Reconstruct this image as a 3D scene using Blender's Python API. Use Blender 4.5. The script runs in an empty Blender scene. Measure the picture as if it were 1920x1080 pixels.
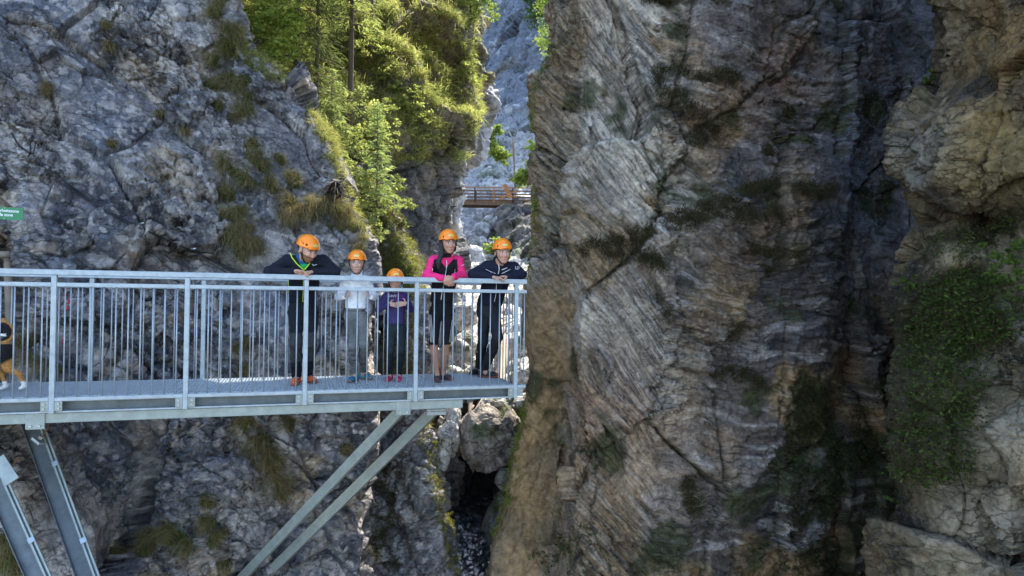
import bpy, bmesh, math, random
import numpy as np
from mathutils import Vector, Matrix
random.seed(7); RNG = np.random.default_rng(11)
SC = bpy.context.scene; COL = SC.collection; PI = math.pi
# ---------------------------------------------------------------- camera
FOC = 1280.0; TH = 0.013; PH = 0.0133
Rv = np.array([math.cos(TH), 0, math.sin(TH)]); Fv = np.array([0, math.cos(PH), math.sin(PH)])
Rv = Rv - Fv*np.dot(Rv, Fv); Rv /= np.linalg.norm(Rv); Uv = np.cross(Rv, Fv)
cd = bpy.data.cameras.new('camera'); cam = bpy.data.objects.new('camera', cd); COL.objects.link(cam)
cd.sensor_width = 36; cd.lens = 24; cd.clip_end = 2000; cd.clip_start = 0.05
cam.matrix_world = Matrix(((Rv[0], Uv[0], -Fv[0], 0), (Rv[1], Uv[1], -Fv[1], 0), (Rv[2], Uv[2], -Fv[2], 0), (0, 0, 0, 1)))
SC.camera = cam
# ---------------------------------------------------------------- world, sun, exposure
SUN_EL = math.radians(54); SUN_AZ = math.radians(20)          # azimuth east of +Y (straight ahead)
w = bpy.data.worlds.new('World'); SC.world = w; w.use_nodes = True
nt = w.node_tree; bg = nt.nodes['Background']; bg.inputs['Strength'].default_value = 0.15
sky = nt.nodes.new('ShaderNodeTexSky'); sky.sky_type = 'NISHITA'; sky.sun_disc = False
sky.sun_elevation = SUN_EL; sky.sun_rotation = SUN_AZ; sky.altitude = 800; sky.air_density = 1.0; sky.dust_density = 2.0; sky.ozone_density = 0.6
nt.links.new(sky.outputs[0], bg.inputs[0])
sl = bpy.data.lights.new('sun', 'SUN'); sl.energy = 3.0; sl.angle = math.radians(0.5); sl.color = (1, 0.94, 0.84)
so = bpy.data.objects.new('sun', sl); COL.objects.link(so)
sdir = Vector((math.sin(SUN_AZ)*math.cos(SUN_EL), math.cos(SUN_AZ)*math.cos(SUN_EL), math.sin(SUN_EL)))
so.rotation_euler = sdir.to_track_quat('Z', 'Y').to_euler(); so.location = (0, 0, 40)
SC.view_settings.view_transform = 'Standard'; SC.view_settings.look = 'None'
SC.view_settings.exposure = 2.45; SC.view_settings.gamma = 1; SC.view_settings.use_curve_mapping = False
SC.render.engine = 'CYCLES'
SC.cycles.max_bounces = 6; SC.cycles.diffuse_bounces = 3; SC.cycles.transmission_bounces = 4

def pix(px, py, d):
    return d*(Fv + Rv*(px-960)/FOC + Uv*(540-py)/FOC)
def pixa(px, py, d):
    px, py, d = [np.asarray(a, float)[..., None] for a in (px, py, d)]
    return d*(Fv + Rv*(px-960)/FOC + Uv*(540-py)/FOC)
def proj(P):
    d = P@Fv; return 960+FOC*(P@Rv)/d, 540-FOC*(P@Uv)/d, d
# ---------------------------------------------------------------- noise (numpy)
def _h(ix, iy, iz, s):
    h = (ix.astype(np.uint32)*np.uint32(374761393) + iy.astype(np.uint32)*np.uint32(668265263) + iz.astype(np.uint32)*np.uint32(2147483647) + np.uint32((s*974634777) & 0xffffffff))
    h = (h ^ (h >> np.uint32(13)))*np.uint32(1274126177); h = (h ^ (h >> np.uint32(16)))*np.uint32(2246822519)
    return h ^ (h >> np.uint32(15))
def _r(h): return (h & np.uint32(0xffff)).astype(np.float32)/65535.0
def noise(P, s=0):
    P = P.astype(np.float32); f = np.floor(P); I = f.astype(np.int64); t = P-f; u = t*t*t*(t*(t*6-15)+10)
    out = 0
    for dx in (0, 1):
        wx = u[:, 0] if dx else 1-u[:, 0]
        for dy in (0, 1):
            wy = u[:, 1] if dy else 1-u[:, 1]
            for dz in (0, 1):
                wz = u[:, 2] if dz else 1-u[:, 2]
                h = _h(I[:, 0]+dx, I[:, 1]+dy, I[:, 2]+dz, s)
                gx = ((h & np.uint32(1023)).astype(np.float32)/511.5-1); gy = (((h >> np.uint32(10)) & np.uint32(1023)).astype(np.float32)/511.5-1); gz = (((h >> np.uint32(20)) & np.uint32(1023)).astype(np.float32)/511.5-1)
                out = out + wx*wy*wz*(gx*(t[:, 0]-dx)+gy*(t[:, 1]-dy)+gz*(t[:, 2]-dz))
    return out*1.3
def fbm(P, o=4, s=0, g=0.5, ridge=False):
    a = 1; r = 0; n = 0
    for i in range(o):
        v = noise(P*(2.03**i)+i*17.3, s+i)
        if ridge: v = 1-2*np.abs(v)*1.6
        r = r+a*v; n += a; a *= g
    return r/n
def facets(P, s=0, jit=0.8):
    P = P.astype(np.float32); b = np.floor(P-0.5).astype(np.int64)
    F1 = np.full(len(P), 9e9, np.float32); F2 = F1.copy(); H = np.zeros(len(P), np.float32); R0 = H.copy()
    for dx in (0, 1):
        for dy in (0, 1):
            for dz in (0, 1):
                I = b+np.array([dx, dy, dz]); h = _h(I[:, 0], I[:, 1], I[:, 2], s); h2 = _h(I[:, 1], I[:, 2], I[:, 0], s+91)
                c = I+0.5+jit*(np.stack([_r(h), _r(h >> np.uint32(8)), _r(h >> np.uint32(16))], 1)-0.5)
                D = P-c; d = (D*D).sum(1)
                g = np.stack([_r(h2), _r(h2 >> np.uint32(8)), _r(h2 >> np.uint32(15))], 1)*2-1
                hh = (D*g).sum(1)+(_r(h2 >> np.uint32(4))-0.5)*0.7
                m = d < F1; F2 = np.where(m, F1, np.minimum(F2, d)); F1 = np.where(m, d, F1); H = np.where(m, hh, H); R0 = np.where(m, _r(h >> np.uint32(3)), R0)
    return H, np.sqrt(F2)-np.sqrt(F1), R0
def ss(a, b, x):
    t = np.clip((x-a)/(b-a), 0, 1); return t*t*(3-2*t)
def mixc(A, B, t):
    t = np.clip(t, 0, 1)[:, None]; return A*(1-t)+np.asarray(B)*t
# ---------------------------------------------------------------- object helpers
def tag(o, label=None, cat=None, group=None, kind=None):
    if label: o['label'] = label
    if cat: o['category'] = cat
    if group: o['group'] = group
    if kind: o['kind'] = kind
    return o
def empty(name, loc, label, cat, group=None):
    o = bpy.data.objects.new(name, None); COL.objects.link(o); o.location = loc; o.empty_display_size = 0.1
    bpy.context.view_layer.update()
    return tag(o, label, cat, group)
def link(name, me, mat=None, parent=None, smooth=None):
    o = bpy.data.objects.new(name, me); COL.objects.link(o)
    if mat and not len(me.materials): me.materials.append(mat)
    if parent: o.parent = parent
    if smooth is not None: me.shade_smooth() if smooth else me.shade_flat()
    return o
def mesh_np(name, V, F, cols=None):
    """V (n,3), F (m,k) -> mesh"""
    V = np.asarray(V, np.float32); F = np.asarray(F, np.int32)
    me = bpy.data.meshes.new(name); me.vertices.add(len(V)); me.vertices.foreach_set('co', V.ravel())
    m, k = F.shape
    me.loops.add(m*k); me.loops.foreach_set('vertex_index', F.ravel())
    me.polygons.add(m); me.polygons.foreach_set('loop_start', np.arange(0, m*k, k, dtype=np.int32)); me.polygons.foreach_set('loop_total', np.full(m, k, np.int32))
    me.update(calc_edges=True); me.validate()
    if cols is not None: set_col(me, cols)
    return me
def set_col(me, cols):
    a = me.color_attributes.new('col', 'FLOAT_COLOR', 'POINT')
    c = np.ones((len(me.vertices), 4), np.float32); cols = np.asarray(cols); c[:, :cols.shape[1] if cols.ndim > 1 else 3] = np.clip(cols, 0.002, 1); a.data.foreach_set('color', c.ravel())
# ---------------------------------------------------------------- materials
def new_mat(name, rough=0.6, col=(.5, .5, .5), metal=0, spec=0.4):
    m = bpy.data.materials.new(name); m.use_nodes = True; b = m.node_tree.nodes['Principled BSDF']
    b.inputs['Base Color'].default_value = (*col, 1); b.inputs['Roughness'].default_value = rough; b.inputs['Metallic'].default_value = metal
    b.inputs['Specular IOR Level'].default_value = spec
    return m
def N(m, t, **k):
    n = m.node_tree.nodes.new(t)
    for a, v in k.items(): setattr(n, a, v)
    return n
def var_mat(name, col, rough=0.6, metal=0, amp=0.25, scale=8, bump=0.0, bscale=60, vcol=False, spec=0.4, stretch=(1, 1, 1)):
    """procedural material: colour (or the 'col' attribute) modulated by noise, with noise bump"""
    m = new_mat(name, rough, col, metal, spec); L = m.node_tree.links; b = m.node_tree.nodes['Principled BSDF']
    tc = N(m, 'ShaderNodeTexCoord'); mp = N(m, 'ShaderNodeMapping'); mp.inputs['Scale'].default_value = stretch; L.new(tc.outputs['Object'], mp.inputs[0])
    n = N(m, 'ShaderNodeTexNoise'); n.inputs['Scale'].default_value = scale; n.inputs['Detail'].default_value = 5; n.inputs['Roughness'].default_value = 0.65; L.new(mp.outputs[0], n.inputs['Vector'])
    mr = N(m, 'ShaderNodeMapRange'); mr.inputs[1].default_value = 0.25; mr.inputs[2].default_value = 0.75; mr.inputs[3].default_value = 1-amp; mr.inputs[4].default_value = 1+amp; L.new(n.outputs['Fac'], mr.inputs[0])
    mx = N(m, 'ShaderNodeVectorMath', operation='SCALE'); L.new(mr.outputs[0], mx.inputs['Scale'])
    if vcol:
        at = N(m, 'ShaderNodeAttribute', attribute_name='col'); L.new(at.outputs['Color'], mx.inputs[0])
    else: mx.inputs[0].default_value = col
    L.new(mx.outputs[0], b.inputs['Base Color'])
    if bump:
        n2 = N(m, 'ShaderNodeTexNoise'); n2.inputs['Scale'].default_value = bscale; n2.inputs['Detail'].default_value = 6; L.new(mp.outputs[0], n2.inputs['Vector'])
        bp = N(m, 'ShaderNodeBump'); bp.inputs['Strength'].default_value = 0.9; bp.inputs['Distance'].default_value = bump; L.new(n2.outputs['Fac'], bp.inputs['Height']); L.new(bp.outputs[0], b.inputs['Normal'])
    return m
def leaf_mat(name, trans=0.45, rough=0.6):
    m = bpy.data.materials.new(name); m.use_nodes = True; t = m.node_tree; L = t.links; t.nodes.remove(t.nodes['Principled BSDF'])
    at = N(m, 'ShaderNodeAttribute', attribute_name='col'); d = N(m, 'ShaderNodeBsdfDiffuse'); tr = N(m, 'ShaderNodeBsdfTranslucent')
    sc = N(m, 'ShaderNodeVectorMath', operation='MULTIPLY'); sc.inputs[1].default_value = (1.45, 1.45, 0.95)
    L.new(at.outputs['Color'], d.inputs['Color']); L.new(at.outputs['Color'], sc.inputs[0]); L.new(sc.outputs[0], tr.inputs['Color'])
    mx = N(m, 'ShaderNodeMixShader'); mx.inputs[0].default_value = trans; L.new(d.outputs[0], mx.inputs[1]); L.new(tr.outputs[0], mx.inputs[2])
    L.new(mx.outputs[0], t.nodes['Material Output'].inputs[0]); return m
def rock_mat(name, scale=1.0, bump=0.03, strata=0.0, rough=0.9):
    m = new_mat(name, rough, (.2, .2, .2), 0, 0.25); L = m.node_tree.links; b = m.node_tree.nodes['Principled BSDF']
    tc = N(m, 'ShaderNodeTexCoord'); mp = N(m, 'ShaderNodeMapping'); mp.inputs['Scale'].default_value = (scale,)*3; L.new(tc.outputs['Object'], mp.inputs[0])
    at = N(m, 'ShaderNodeAttribute', attribute_name='col')
    n = N(m, 'ShaderNodeTexNoise'); n.inputs['Scale'].default_value = 9; n.inputs['Detail'].default_value = 8; n.inputs['Roughness'].default_value = 0.72; L.new(mp.outputs[0], n.inputs['Vector'])
    mr = N(m, 'ShaderNodeMapRange'); mr.inputs[1].default_value = 0.3; mr.inputs[2].default_value = 0.7; mr.inputs[3].default_value = 0.5; mr.inputs[4].default_value = 1.5; L.new(n.outputs['Fac'], mr.inputs[0])
    if strata:
        sa = N(m, 'ShaderNodeAttribute', attribute_name='strat'); ns = N(m, 'ShaderNodeTexNoise'); ns.inputs['Scale'].default_value = 9; ns.inputs['Detail'].default_value = 9; ns.inputs['Roughness'].default_value = 0.75; L.new(sa.outputs['Vector'], ns.inputs['Vector'])
        sr = N(m, 'ShaderNodeMapRange'); sr.inputs[1].default_value = 0.34; sr.inputs[2].default_value = 0.66; sr.inputs[3].default_value = 0.62; sr.inputs[4].default_value = 1.38; L.new(ns.outputs['Fac'], sr.inputs[0])
        mu = N(m, 'ShaderNodeMath', operation='MULTIPLY'); sa_ = N(m, 'ShaderNodeMix'); sa_.inputs[2].default_value = 1.0; L.new(at.outputs['Alpha'], sa_.inputs[0]); L.new(sr.outputs[0], sa_.inputs[3]); L.new(mr.outputs[0], mu.inputs[0]); L.new(sa_.outputs[0], mu.inputs[1]); fac = mu.outputs[0]; mr.inputs[3].default_value = 0.55; mr.inputs[4].default_value = 1.5
    else: fac = mr.outputs[0]
    # thin cracks: real grooves with dirt in them
    cm = N(m, 'ShaderNodeMapping'); wn = N(m, 'ShaderNodeTexNoise'); wn.inputs['Scale'].default_value = 4; wn.inputs['Detail'].default_value = 5
    if strata: L.new(sa.outputs['Vector'], cm.inputs[0]); cm.inputs['Scale'].default_value = (9, 9, 5)
    else: L.new(mp.outputs[0], cm.inputs[0]); cm.inputs['Rotation'].default_value = (0.2, 0.65, 0.1); cm.inputs['Scale'].default_value = (1.7, 1.7, 3.2)
    L.new(cm.outputs[0], wn.inputs['Vector']); wa = N(m, 'ShaderNodeVectorMath', operation='SCALE'); wa.inputs['Scale'].default_value = 0.55; L.new(wn.outputs['Color'], wa.inputs[0]); wb = N(m, 'ShaderNodeVectorMath', operation='ADD'); L.new(cm.outputs[0], wb.inputs[0]); L.new(wa.outputs[0], wb.inputs[1])
    ce = N(m, 'ShaderNodeTexVoronoi', feature='DISTANCE_TO_EDGE'); ce.inputs['Scale'].default_value = 1.6; L.new(wb.outputs[0], ce.inputs['Vector'])
    cr = N(m, 'ShaderNodeMapRange'); cr.inputs[1].default_value = 0.0; cr.inputs[2].default_value = 0.045; cr.inputs[3].default_value = 0.42; L.new(ce.outputs['Distance'], cr.inputs[0])
    lf = N(m, 'ShaderNodeTexNoise'); lf.inputs['Scale'].default_value = 1.3; lf.inputs['Detail'].default_value = 3; L.new(mp.outputs[0], lf.inputs['Vector']); lr = N(m, 'ShaderNodeMapRange'); lr.inputs[1].default_value = 0.40; lr.inputs[2].default_value = 0.58; lr.inputs[3].default_value = 0.15; L.new(lf.outputs['Fac'], lr.inputs[0]); la = N(m, 'ShaderNodeMath', operation='MULTIPLY'); L.new(lr.outputs[0], la.inputs[0]); L.new(at.outputs['Alpha'], la.inputs[1])
    cf = N(m, 'ShaderNodeMix'); cf.inputs[2].default_value = 1.0; L.new(la.outputs[0], cf.inputs[0]); L.new(cr.outputs[0], cf.inputs[3])
    cx = N(m, 'ShaderNodeMath', operation='MULTIPLY'); L.new(fac, cx.inputs[0]); L.new(cf.outputs[0], cx.inputs[1]); fac = cx.outputs[0]
    # pale lichen specks
    v = N(m, 'ShaderNodeTexNoise'); v.inputs['Scale'].default_value = 30; v.inputs['Detail'].default_value = 6; v.inputs['Roughness'].default_value = 0.8; L.new(mp.outputs[0], v.inputs['Vector'])
    vr = N(m, 'ShaderNodeMapRange'); vr.inputs[1].default_value = 0.57; vr.inputs[2].default_value = 0.66; vr.inputs[4].default_value = 0.38; L.new(v.outputs['Fac'], vr.inputs[0])
    mx = N(m, 'ShaderNodeVectorMath', operation='SCALE'); L.new(at.outputs['Color'], mx.inputs[0]); L.new(fac, mx.inputs['Scale'])
    li = N(m, 'ShaderNodeMix', data_type='RGBA'); L.new(vr.outputs[0], li.inputs[0]); L.new(mx.outputs[0], li.inputs[6]); li.inputs[7].default_value = (0.45, 0.44, 0.43, 1)
    L.new(li.outputs[2], b.inputs['Base Color'])
    n2 = N(m, 'ShaderNodeTexNoise'); n2.inputs['Scale'].default_value = 22; n2.inputs['Detail'].default_value = 10; n2.inputs['Roughness'].default_value = 0.78; L.new(mp.outputs[0], n2.inputs['Vector'])
    bp = N(m, 'ShaderNodeBump'); bp.inputs['Strength'].default_value = 1.0; bp.inputs['Distance'].default_value = bump; L.new(n2.outputs['Fac'], bp.inputs['Height'])
    vo = N(m, 'ShaderNodeTexVoronoi', feature='F1'); vo.inputs['Scale'].default_value = 13; L.new(mp.outputs[0], vo.inputs['Vector'])
    b2 = N(m, 'ShaderNodeBump'); b2.inputs['Strength'].default_value = 0.7; b2.inputs['Distance'].default_value = bump*1.3; L.new(vo.outputs['Distance'], b2.inputs['Height']); L.new(bp.outputs[0], b2.inputs['Normal'])
    last = b2
    if strata:
        b3 = N(m, 'ShaderNodeBump'); L.new(at.outputs['Alpha'], b3.inputs['Strength']); b3.inputs['Distance'].default_value = strata; L.new(ns.outputs['Fac'], b3.inputs['Height']); L.new(b2.outputs[0], b3.inputs['Normal']); last = b3
    b4 = N(m, 'ShaderNodeBump'); b4.inputs['Strength'].default_value = 0.9; b4.inputs['Distance'].default_value = 0.03; L.new(cf.outputs[0], b4.inputs['Height']); L.new(last.outputs[0], b4.inputs['Normal']); last = b4
    L.new(last.outputs[0], b.inputs['Normal'])
    return m
M = {}
M['rock'] = rock_mat('rock'); M['rock_strata'] = rock_mat('rock_strata', strata=.035); M['rock_far'] = rock_mat('rock_far', 0.35, 0.05)
M['leaf'] = leaf_mat('leaf'); M['grass'] = leaf_mat('grass', 0.35)
M['bark'] = var_mat('bark', (0.10, 0.075, 0.055), 0.9, amp=0.4, scale=12, bump=0.01, bscale=30, stretch=(1, 1, 0.2))
# ================================================================ CLIFFS
def catmull(A, ks):
    """A (n, ...) control points, ks subdivisions per gap -> interpolated along axis 0"""
    n = len(A); out = []
    for i in range(n-1):
        p1, p2 = A[i], A[i+1]; p0 = A[i-1] if i else 2*p1-p2; p3 = A[i+2] if i+2 < n else 2*p2-p1
        for t in np.arange(ks[i])/ks[i]:
            c = 0.5*(2*p1+(p2-p0)*t+(2*p0-5*p1+4*p2-p3)*t*t+(3*p1-p0-3*p2+p3)*t**3)
            out.append(c*0.6+(p1*(1-t)+p2*t)*0.4)
    out.append(A[-1]); return np.array(out)
def grid_normals(G, outward):
    du = np.gradient(G, axis=1); dv = np.gradient(G, axis=0); n = np.cross(du, dv); n /= np.linalg.norm(n, axis=2, keepdims=True)+1e-9
    # orient towards the viewer side at the grid's middle
    return n*outward
CL = {}
def cliff(name, rows, dispf, colf, step=2.0, mat=None, label_kind='structure', strat=None):
    """rows: list of lists of (px, py, depth) - real points in space; dispf(P,Nrm)->metres; colf(P,n)->rgb"""
    C = np.array([[pix(*q) for q in r] for r in rows])
    PX = np.array([[q[:2] for q in r] for r in rows], float)
    def counts(axis):
        d = np.linalg.norm(np.diff(PX, axis=axis), axis=2)
        c = []
        for i in range(d.shape[axis]):
            s = np.take(d, i, axis=axis); o = np.take(PX, i, axis=axis); o2 = np.take(PX, i+1, axis=axis); mid = (o+o2)/2
            a3, b3 = np.take(C, i, axis=axis), np.take(C, i+1, axis=axis); s3 = np.linalg.norm(b3-a3, axis=1)/np.minimum(np.linalg.norm(a3, axis=1), np.linalg.norm(b3, axis=1))*FOC*.45
            s = np.where(s > 1, np.maximum(s, np.minimum(s3, 60)), np.minimum(s3, 60))
            vis = ((mid[:, 0] > -60) & (mid[:, 0] < 1980) & (mid[:, 1] > -60) & (mid[:, 1] < 1140))
            c.append(int(max(3, s[vis].mean()/step)) if vis.any() else int(np.clip(s.mean()/step/6, 4, 40)))
        return c
    G = catmull(C, counts(0)); G = catmull(G.transpose(1, 0, 2), counts(1)).transpose(1, 0, 2)
    nr, nc = G.shape[:2]
    n = grid_normals(G, 1); mid = G[nr//2, nc//2]; sgn = -np.sign((n.reshape(-1, 3)*G.reshape(-1, 3)).sum(1).sum())
    n *= sgn
    for stage in dispf:
        P = G.reshape(-1, 3); d = stage(P, n.reshape(-1, 3)); G = G+(n.reshape(-1, 3)*d[:, None]).reshape(G.shape)
        n = grid_normals(G, sgn)
    P = G.reshape(-1, 3); nn = n.reshape(-1, 3)
    idx = np.arange(nr*nc).reshape(nr, nc); F = np.stack([idx[:-1, :-1], idx[:-1, 1:], idx[1:, 1:], idx[1:, :-1]], 2).reshape(-1, 4)
    if sgn < 0: F = F[:, ::-1]
    cols = colf(P, nn)
    me = mesh_np(name, P, F, cols)
    if strat:
        av = me.attributes.new('strat', 'FLOAT_VECTOR', 'POINT'); av.data.foreach_set('vector', strat(P).astype(np.float32).ravel())
    o = link(name, me, mat or M['rock'], smooth=True); tag(o, kind=label_kind)
    x, y, d = proj(P); face = (nn*(-P/np.linalg.norm(P, axis=1, keepdims=True))).sum(1)
    CL[name] = (P, nn, x, y, d, face)
    return o
def at(name, px, py, k=1, r=None):
    """surface points of a built cliff nearest the line of sight; with r: all indices within r px"""
    P, nn, x, y, d, face = CL[name]; q = (x-px)**2+(y-py)**2+np.where(face > 0.0, 0, 900)
    if r is not None: return np.where((q < r*r))[0]
    i = int(np.argmin(q)); return P[i], nn[i]
def anis(P, sx, sy, sz, warp=0.0, s=0):
    Q = P*np.array([sx, sy, sz])
    if warp: Q = Q+warp*np.stack([noise(P*0.8, s+1), noise(P*0.8, s+2), noise(P*0.8, s+3)], 1)
    return Q
def blob(P, c, r):
    return np.exp(-((P-np.asarray(c))**2).sum(1)/(r*r))
def sp(px, py, d, r): return (pix(px, py, d), r)
# ---------- left wall
RT_ = np.array([[.8, 0, .6], [0, 1, 0], [-.6, 0, .8]])
def left_big(P, n):
    Wp = P+0.16*np.stack([noise(P*1.1, 5), noise(P*1.1, 6), noise(P*1.1, 7)], 1)
    A = Wp@RT_                                                       # tilted blocks
    h1, c1, _ = facets(A*np.array([.55, .55, .8]), 3); h2, c2, _ = facets(A*np.array([1.7, 1.7, 2.9])+3.3, 4)
    rough = ss(-.12, .18, noise(P*0.5, 9))
    return 0.34*h1+0.17*h2*(0.2+rough)-0.10*(1-ss(0, .05, c1))-.05*(1-ss(0, .06, c2))*rough+0.10*fbm(P*1.1, 3, 20)
def left_fine(P, n):
    A = P@RT_; Wp = A+0.05*np.stack([noise(P*3, 15), noise(P*3, 16), noise(P*3, 17)], 1)
    h3, c3, _ = facets(Wp*np.array([4, 4, 9.]), 8); h4, c4, _ = facets(Wp*np.array([10, 10, 24.]), 9)
    rough = ss(-.1, .16, noise(P*0.75+4, 19))
    return (0.075*h3-0.035*(1-ss(0, .09, c3)))*(0.03+1.1*rough)+0.024*h4*(0.1+rough)+0.012*fbm(P*9, 3, 30, ridge=True)*(.3+rough)
BLUE = np.array([.15, .165, .195]); GREY = np.array([.215, .205, .205]); PALE = np.array([.50, .47, .43]); TAN = np.array([.44, .34, .22]); DARK = np.array([.045, .048, .055]); PURP = np.array([.21, .18, .18]); BROWN = np.array([.20, .14, .075])
OCHR = np.array([.42, .27, .12])
def splats(P, c, lst):
    for (cc, r), col, a in lst: c = mixc(c, col, a*blob(P, cc, r)*ss(-.25, .2, noise(P*1.6+cc[0], 71)+0.15))
    return c
def cells(P, c, f, s, pale=PALE, dark=DARK, a=.7, lo=.2, hi=.8):
    Wp = P*f+.25*np.stack([noise(P*f*2.3, s+1), noise(P*f*2.3, s+2), noise(P*f*2.3, s+3)], 1)
    h, cr, r = facets(Wp, s); c = mixc(c, pale, a*ss(hi, hi+.12, r)); c = mixc(c, dark, a*ss(lo, lo-.12, r)); return mixc(c, dark*.6, .55*(1-ss(0, .045, cr)))
def left_col(P, n):
    c = mixc(np.tile(BLUE, (len(P), 1)), GREY, ss(-.25, .25, fbm(P*.9, 3, 41)))
    c = mixc(c, PALE, 0.9*ss(.06, .20, fbm(P*np.array([1.1, 1.1, .7])+9, 5, 44, .6)))
    c = mixc(c, DARK, 0.85*ss(.03, .18, fbm(P*np.array([1.7, 1.7, 1.0])+2, 5, 47, .62)))
    c = mixc(c, TAN, 0.7*ss(.10, .24, fbm(P*1.3+31, 4, 49)))
    c = mixc(c, PALE*1.1, .7*ss(.22, .34, noise(P*11, 52)))
    c = splats(P, c, [(sp(20, 200, 9, .7), TAN, .6), (sp(290, 500, 8.8, .35), OCHR*1.1+.08, .9), (sp(240, 350, 8.6, .45), TAN, .7), (sp(600, 480, 10, .6), PALE*.8, .6), (sp(570, 300, 11, 1.0), np.array([.17, .16, .165]), .9), (sp(500, 420, 10.2, .8), np.array([.13, .12, .11]), .8), (sp(350, 250, 9.6, .8), BLUE*.8, .7), (sp(400, 560, 9.2, .8), BLUE*.9, .6),
                      (sp(100, 950, 7.4, .9), PALE*.95+.03, .8), (sp(400, 60, 11, .45), PALE, .6), (sp(345, 100, 10.6, .5), PALE, .7), (sp(480, 215, 11, .6), np.array([.20, .19, .20]), .8),
                      (sp(150, 620, 8.4, .6), BLUE, .8), (sp(40, 100, 9, .9), BLUE*1.1, .8), (sp(440, 860, 9.3, .6), PALE, .6), (sp(560, 1000, 9.3, .6), BLUE*1.2, .8), (sp(300, 850, 8.7, .7), BLUE*.8, .7)])
    R3 = np.array([[.8, 0, .6], [0, 1, 0], [-.6, 0, .8]]); c = cells(P@R3, c, np.array([2.2, 2.2, 3.2]), 201, a=.5); c = cells(P@R3, c, np.array([6, 6, 10.]), 205, a=.45)
    return c*np.array([.98, .94, .93])*(0.95+0.3*noise(P*6, 60))[:, None]
def LR(py, ds, e, de, extra=None):
    """one row of the left wall: depths at px -900,-250,-40,12,50 then fractions of the way to the edge"""
    xs = [-900, -250, -40, 12, 50]; r = [(x, py, d) for x, d in zip(xs, ds[:5])]
    fr = [.2, .36, .52, .68, .82, .94, 1.0]; dd = ds[5:] if len(ds) > 5 else []
    for i, f in enumerate(fr):
        d = dd[i] if i < len(dd) else ds[4]*(1-f)+de*f
        r.append((50+(e-50)*f, py, d))
    r.append((e-14, py, de+1.2)); r.append((e-160, py, de+4.5)); return r
rows = [LR(-3600, [12, 12.5, 13, 13, 13], 905, 15), LR(-900, [7.5, 9.6, 10.6, 10.8, 11], 905, 13.2), LR(-330, [7, 9.2, 10.1, 10.3, 10.4], 905, 12.6), LR(-190, [7, 9.0, 9.9, 10, 10.1], 870, 12.4), LR(-110, [6.5, 8.8, 9.7, 9.8, 9.9], 420, 11.4),  # upper rows form an unseen overhang, added to keep sun off the walkway
        LR(0, [6.3, 8.6, 9.4, 9.5, 9.6], 424, 11.2), LR(60, [6.3, 8.5, 9.2, 9.3, 9.4], 436, 11.1), LR(115, [6.3, 8.4, 9.1, 9.2, 9.3], 472, 11.2), LR(140, [6.3, 8.4, 9.1, 9.2, 9.3], 515, 11.2), LR(165, [6.3, 8.4, 9.1, 9.2, 9.25], 550, 11.2),
        LR(200, [6.3, 8.3, 9.0, 9.1, 9.15], 568, 11.2), LR(250, [6.3, 8.2, 8.9, 9.0, 9.0], 600, 11.1), LR(330, [6.3, 8.1, 8.6, 8.8, 8.7], 634, 10.9), LR(400, [6.3, 8.2, 8.6, 8.6, 8.4], 652, 10.6),
        LR(425, [6.5, 8.4, 8.8, 8.7, 8.3], 672, 10.6), LR(460, [6.5, 10, 10.6, 9.9, 8.25], 694, 10.5), LR(560, [6.5, 10.4, 10.9, 10.2, 8.2], 706, 10.3), LR(640, [6.5, 10.4, 10.6, 9.8, 8.2], 702, 10.2), LR(720, [6.5, 8.3, 8.5, 8.3, 8.1], 697, 10.1),
        LR(780, [6.5, 7.6, 7.7, 7.5, 7.7, 8.7], 693, 10.0), LR(880, [6.5, 7.0, 7.0, 7.0, 7.15, 8.3, 8.7], 690, 9.9), LR(980, [6.4, 6.9, 6.9, 6.95, 7.0, 7.5, 8.7], 688, 9.8),
        LR(1080, [6.4, 6.8, 6.8, 6.8, 6.9, 7.1, 8.5], 684, 9.7), LR(1400, [6, 6.6, 6.6, 6.6, 6.6, 6.7, 8], 670, 9.4), LR(2600, [5, 5.5, 5.6, 5.6, 5.6], 640, 8.5)]
cliff('cliff_left', rows, [left_big, left_fine], left_col)
# ---------- left bank below and behind the bridge
def bank_big(P, n):
    h1, c1, _ = facets(P*1.3, 23); h2, c2, _ = facets(P*3.7+3, 24)
    return 0.22*h1+0.09*h2-0.05*(1-ss(0, .1, c1))+0.1*fbm(P*1.4, 3, 25)
def bank_fine(P, n):
    h3, c3, _ = facets(P*8, 28); h4, c4, _ = facets(P*19, 29)
    return 0.03*h3-0.02*(1-ss(0, .12, c3))+0.012*h4+0.02*fbm(P*9, 3, 31, ridge=True)
def bank_col(P, n):
    c = mixc(np.tile(PURP*1.05, (len(P), 1)), PALE, .8*ss(.0, .3, fbm(P*1.5, 4, 84)))
    c = mixc(c, DARK, .6*ss(.08, .3, fbm(P*1.9+5, 3, 85)))
    c = mixc(c, BLUE, .6*ss(.0, .3, fbm(P*1.1+15, 3, 86)))
    c = mixc(c, BROWN, .8*ss(-.05, .25, fbm(P*1.3+25, 3, 88))*ss(-1.2, -.4, P[:, 2]))
    c = splats(P, c, [(sp(720, 900, 11, .6), np.array([.07, .075, .03]), .8), (sp(720, 1000, 11, .5), np.array([.07, .07, .03]), .8)])
    c = cells(P, c, 4.0, 211, a=.5); c = cells(P, c, 11.0, 213, a=.45)
    return c*(0.95+0.3*noise(P*7, 61))[:, None]
rows = []
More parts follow.
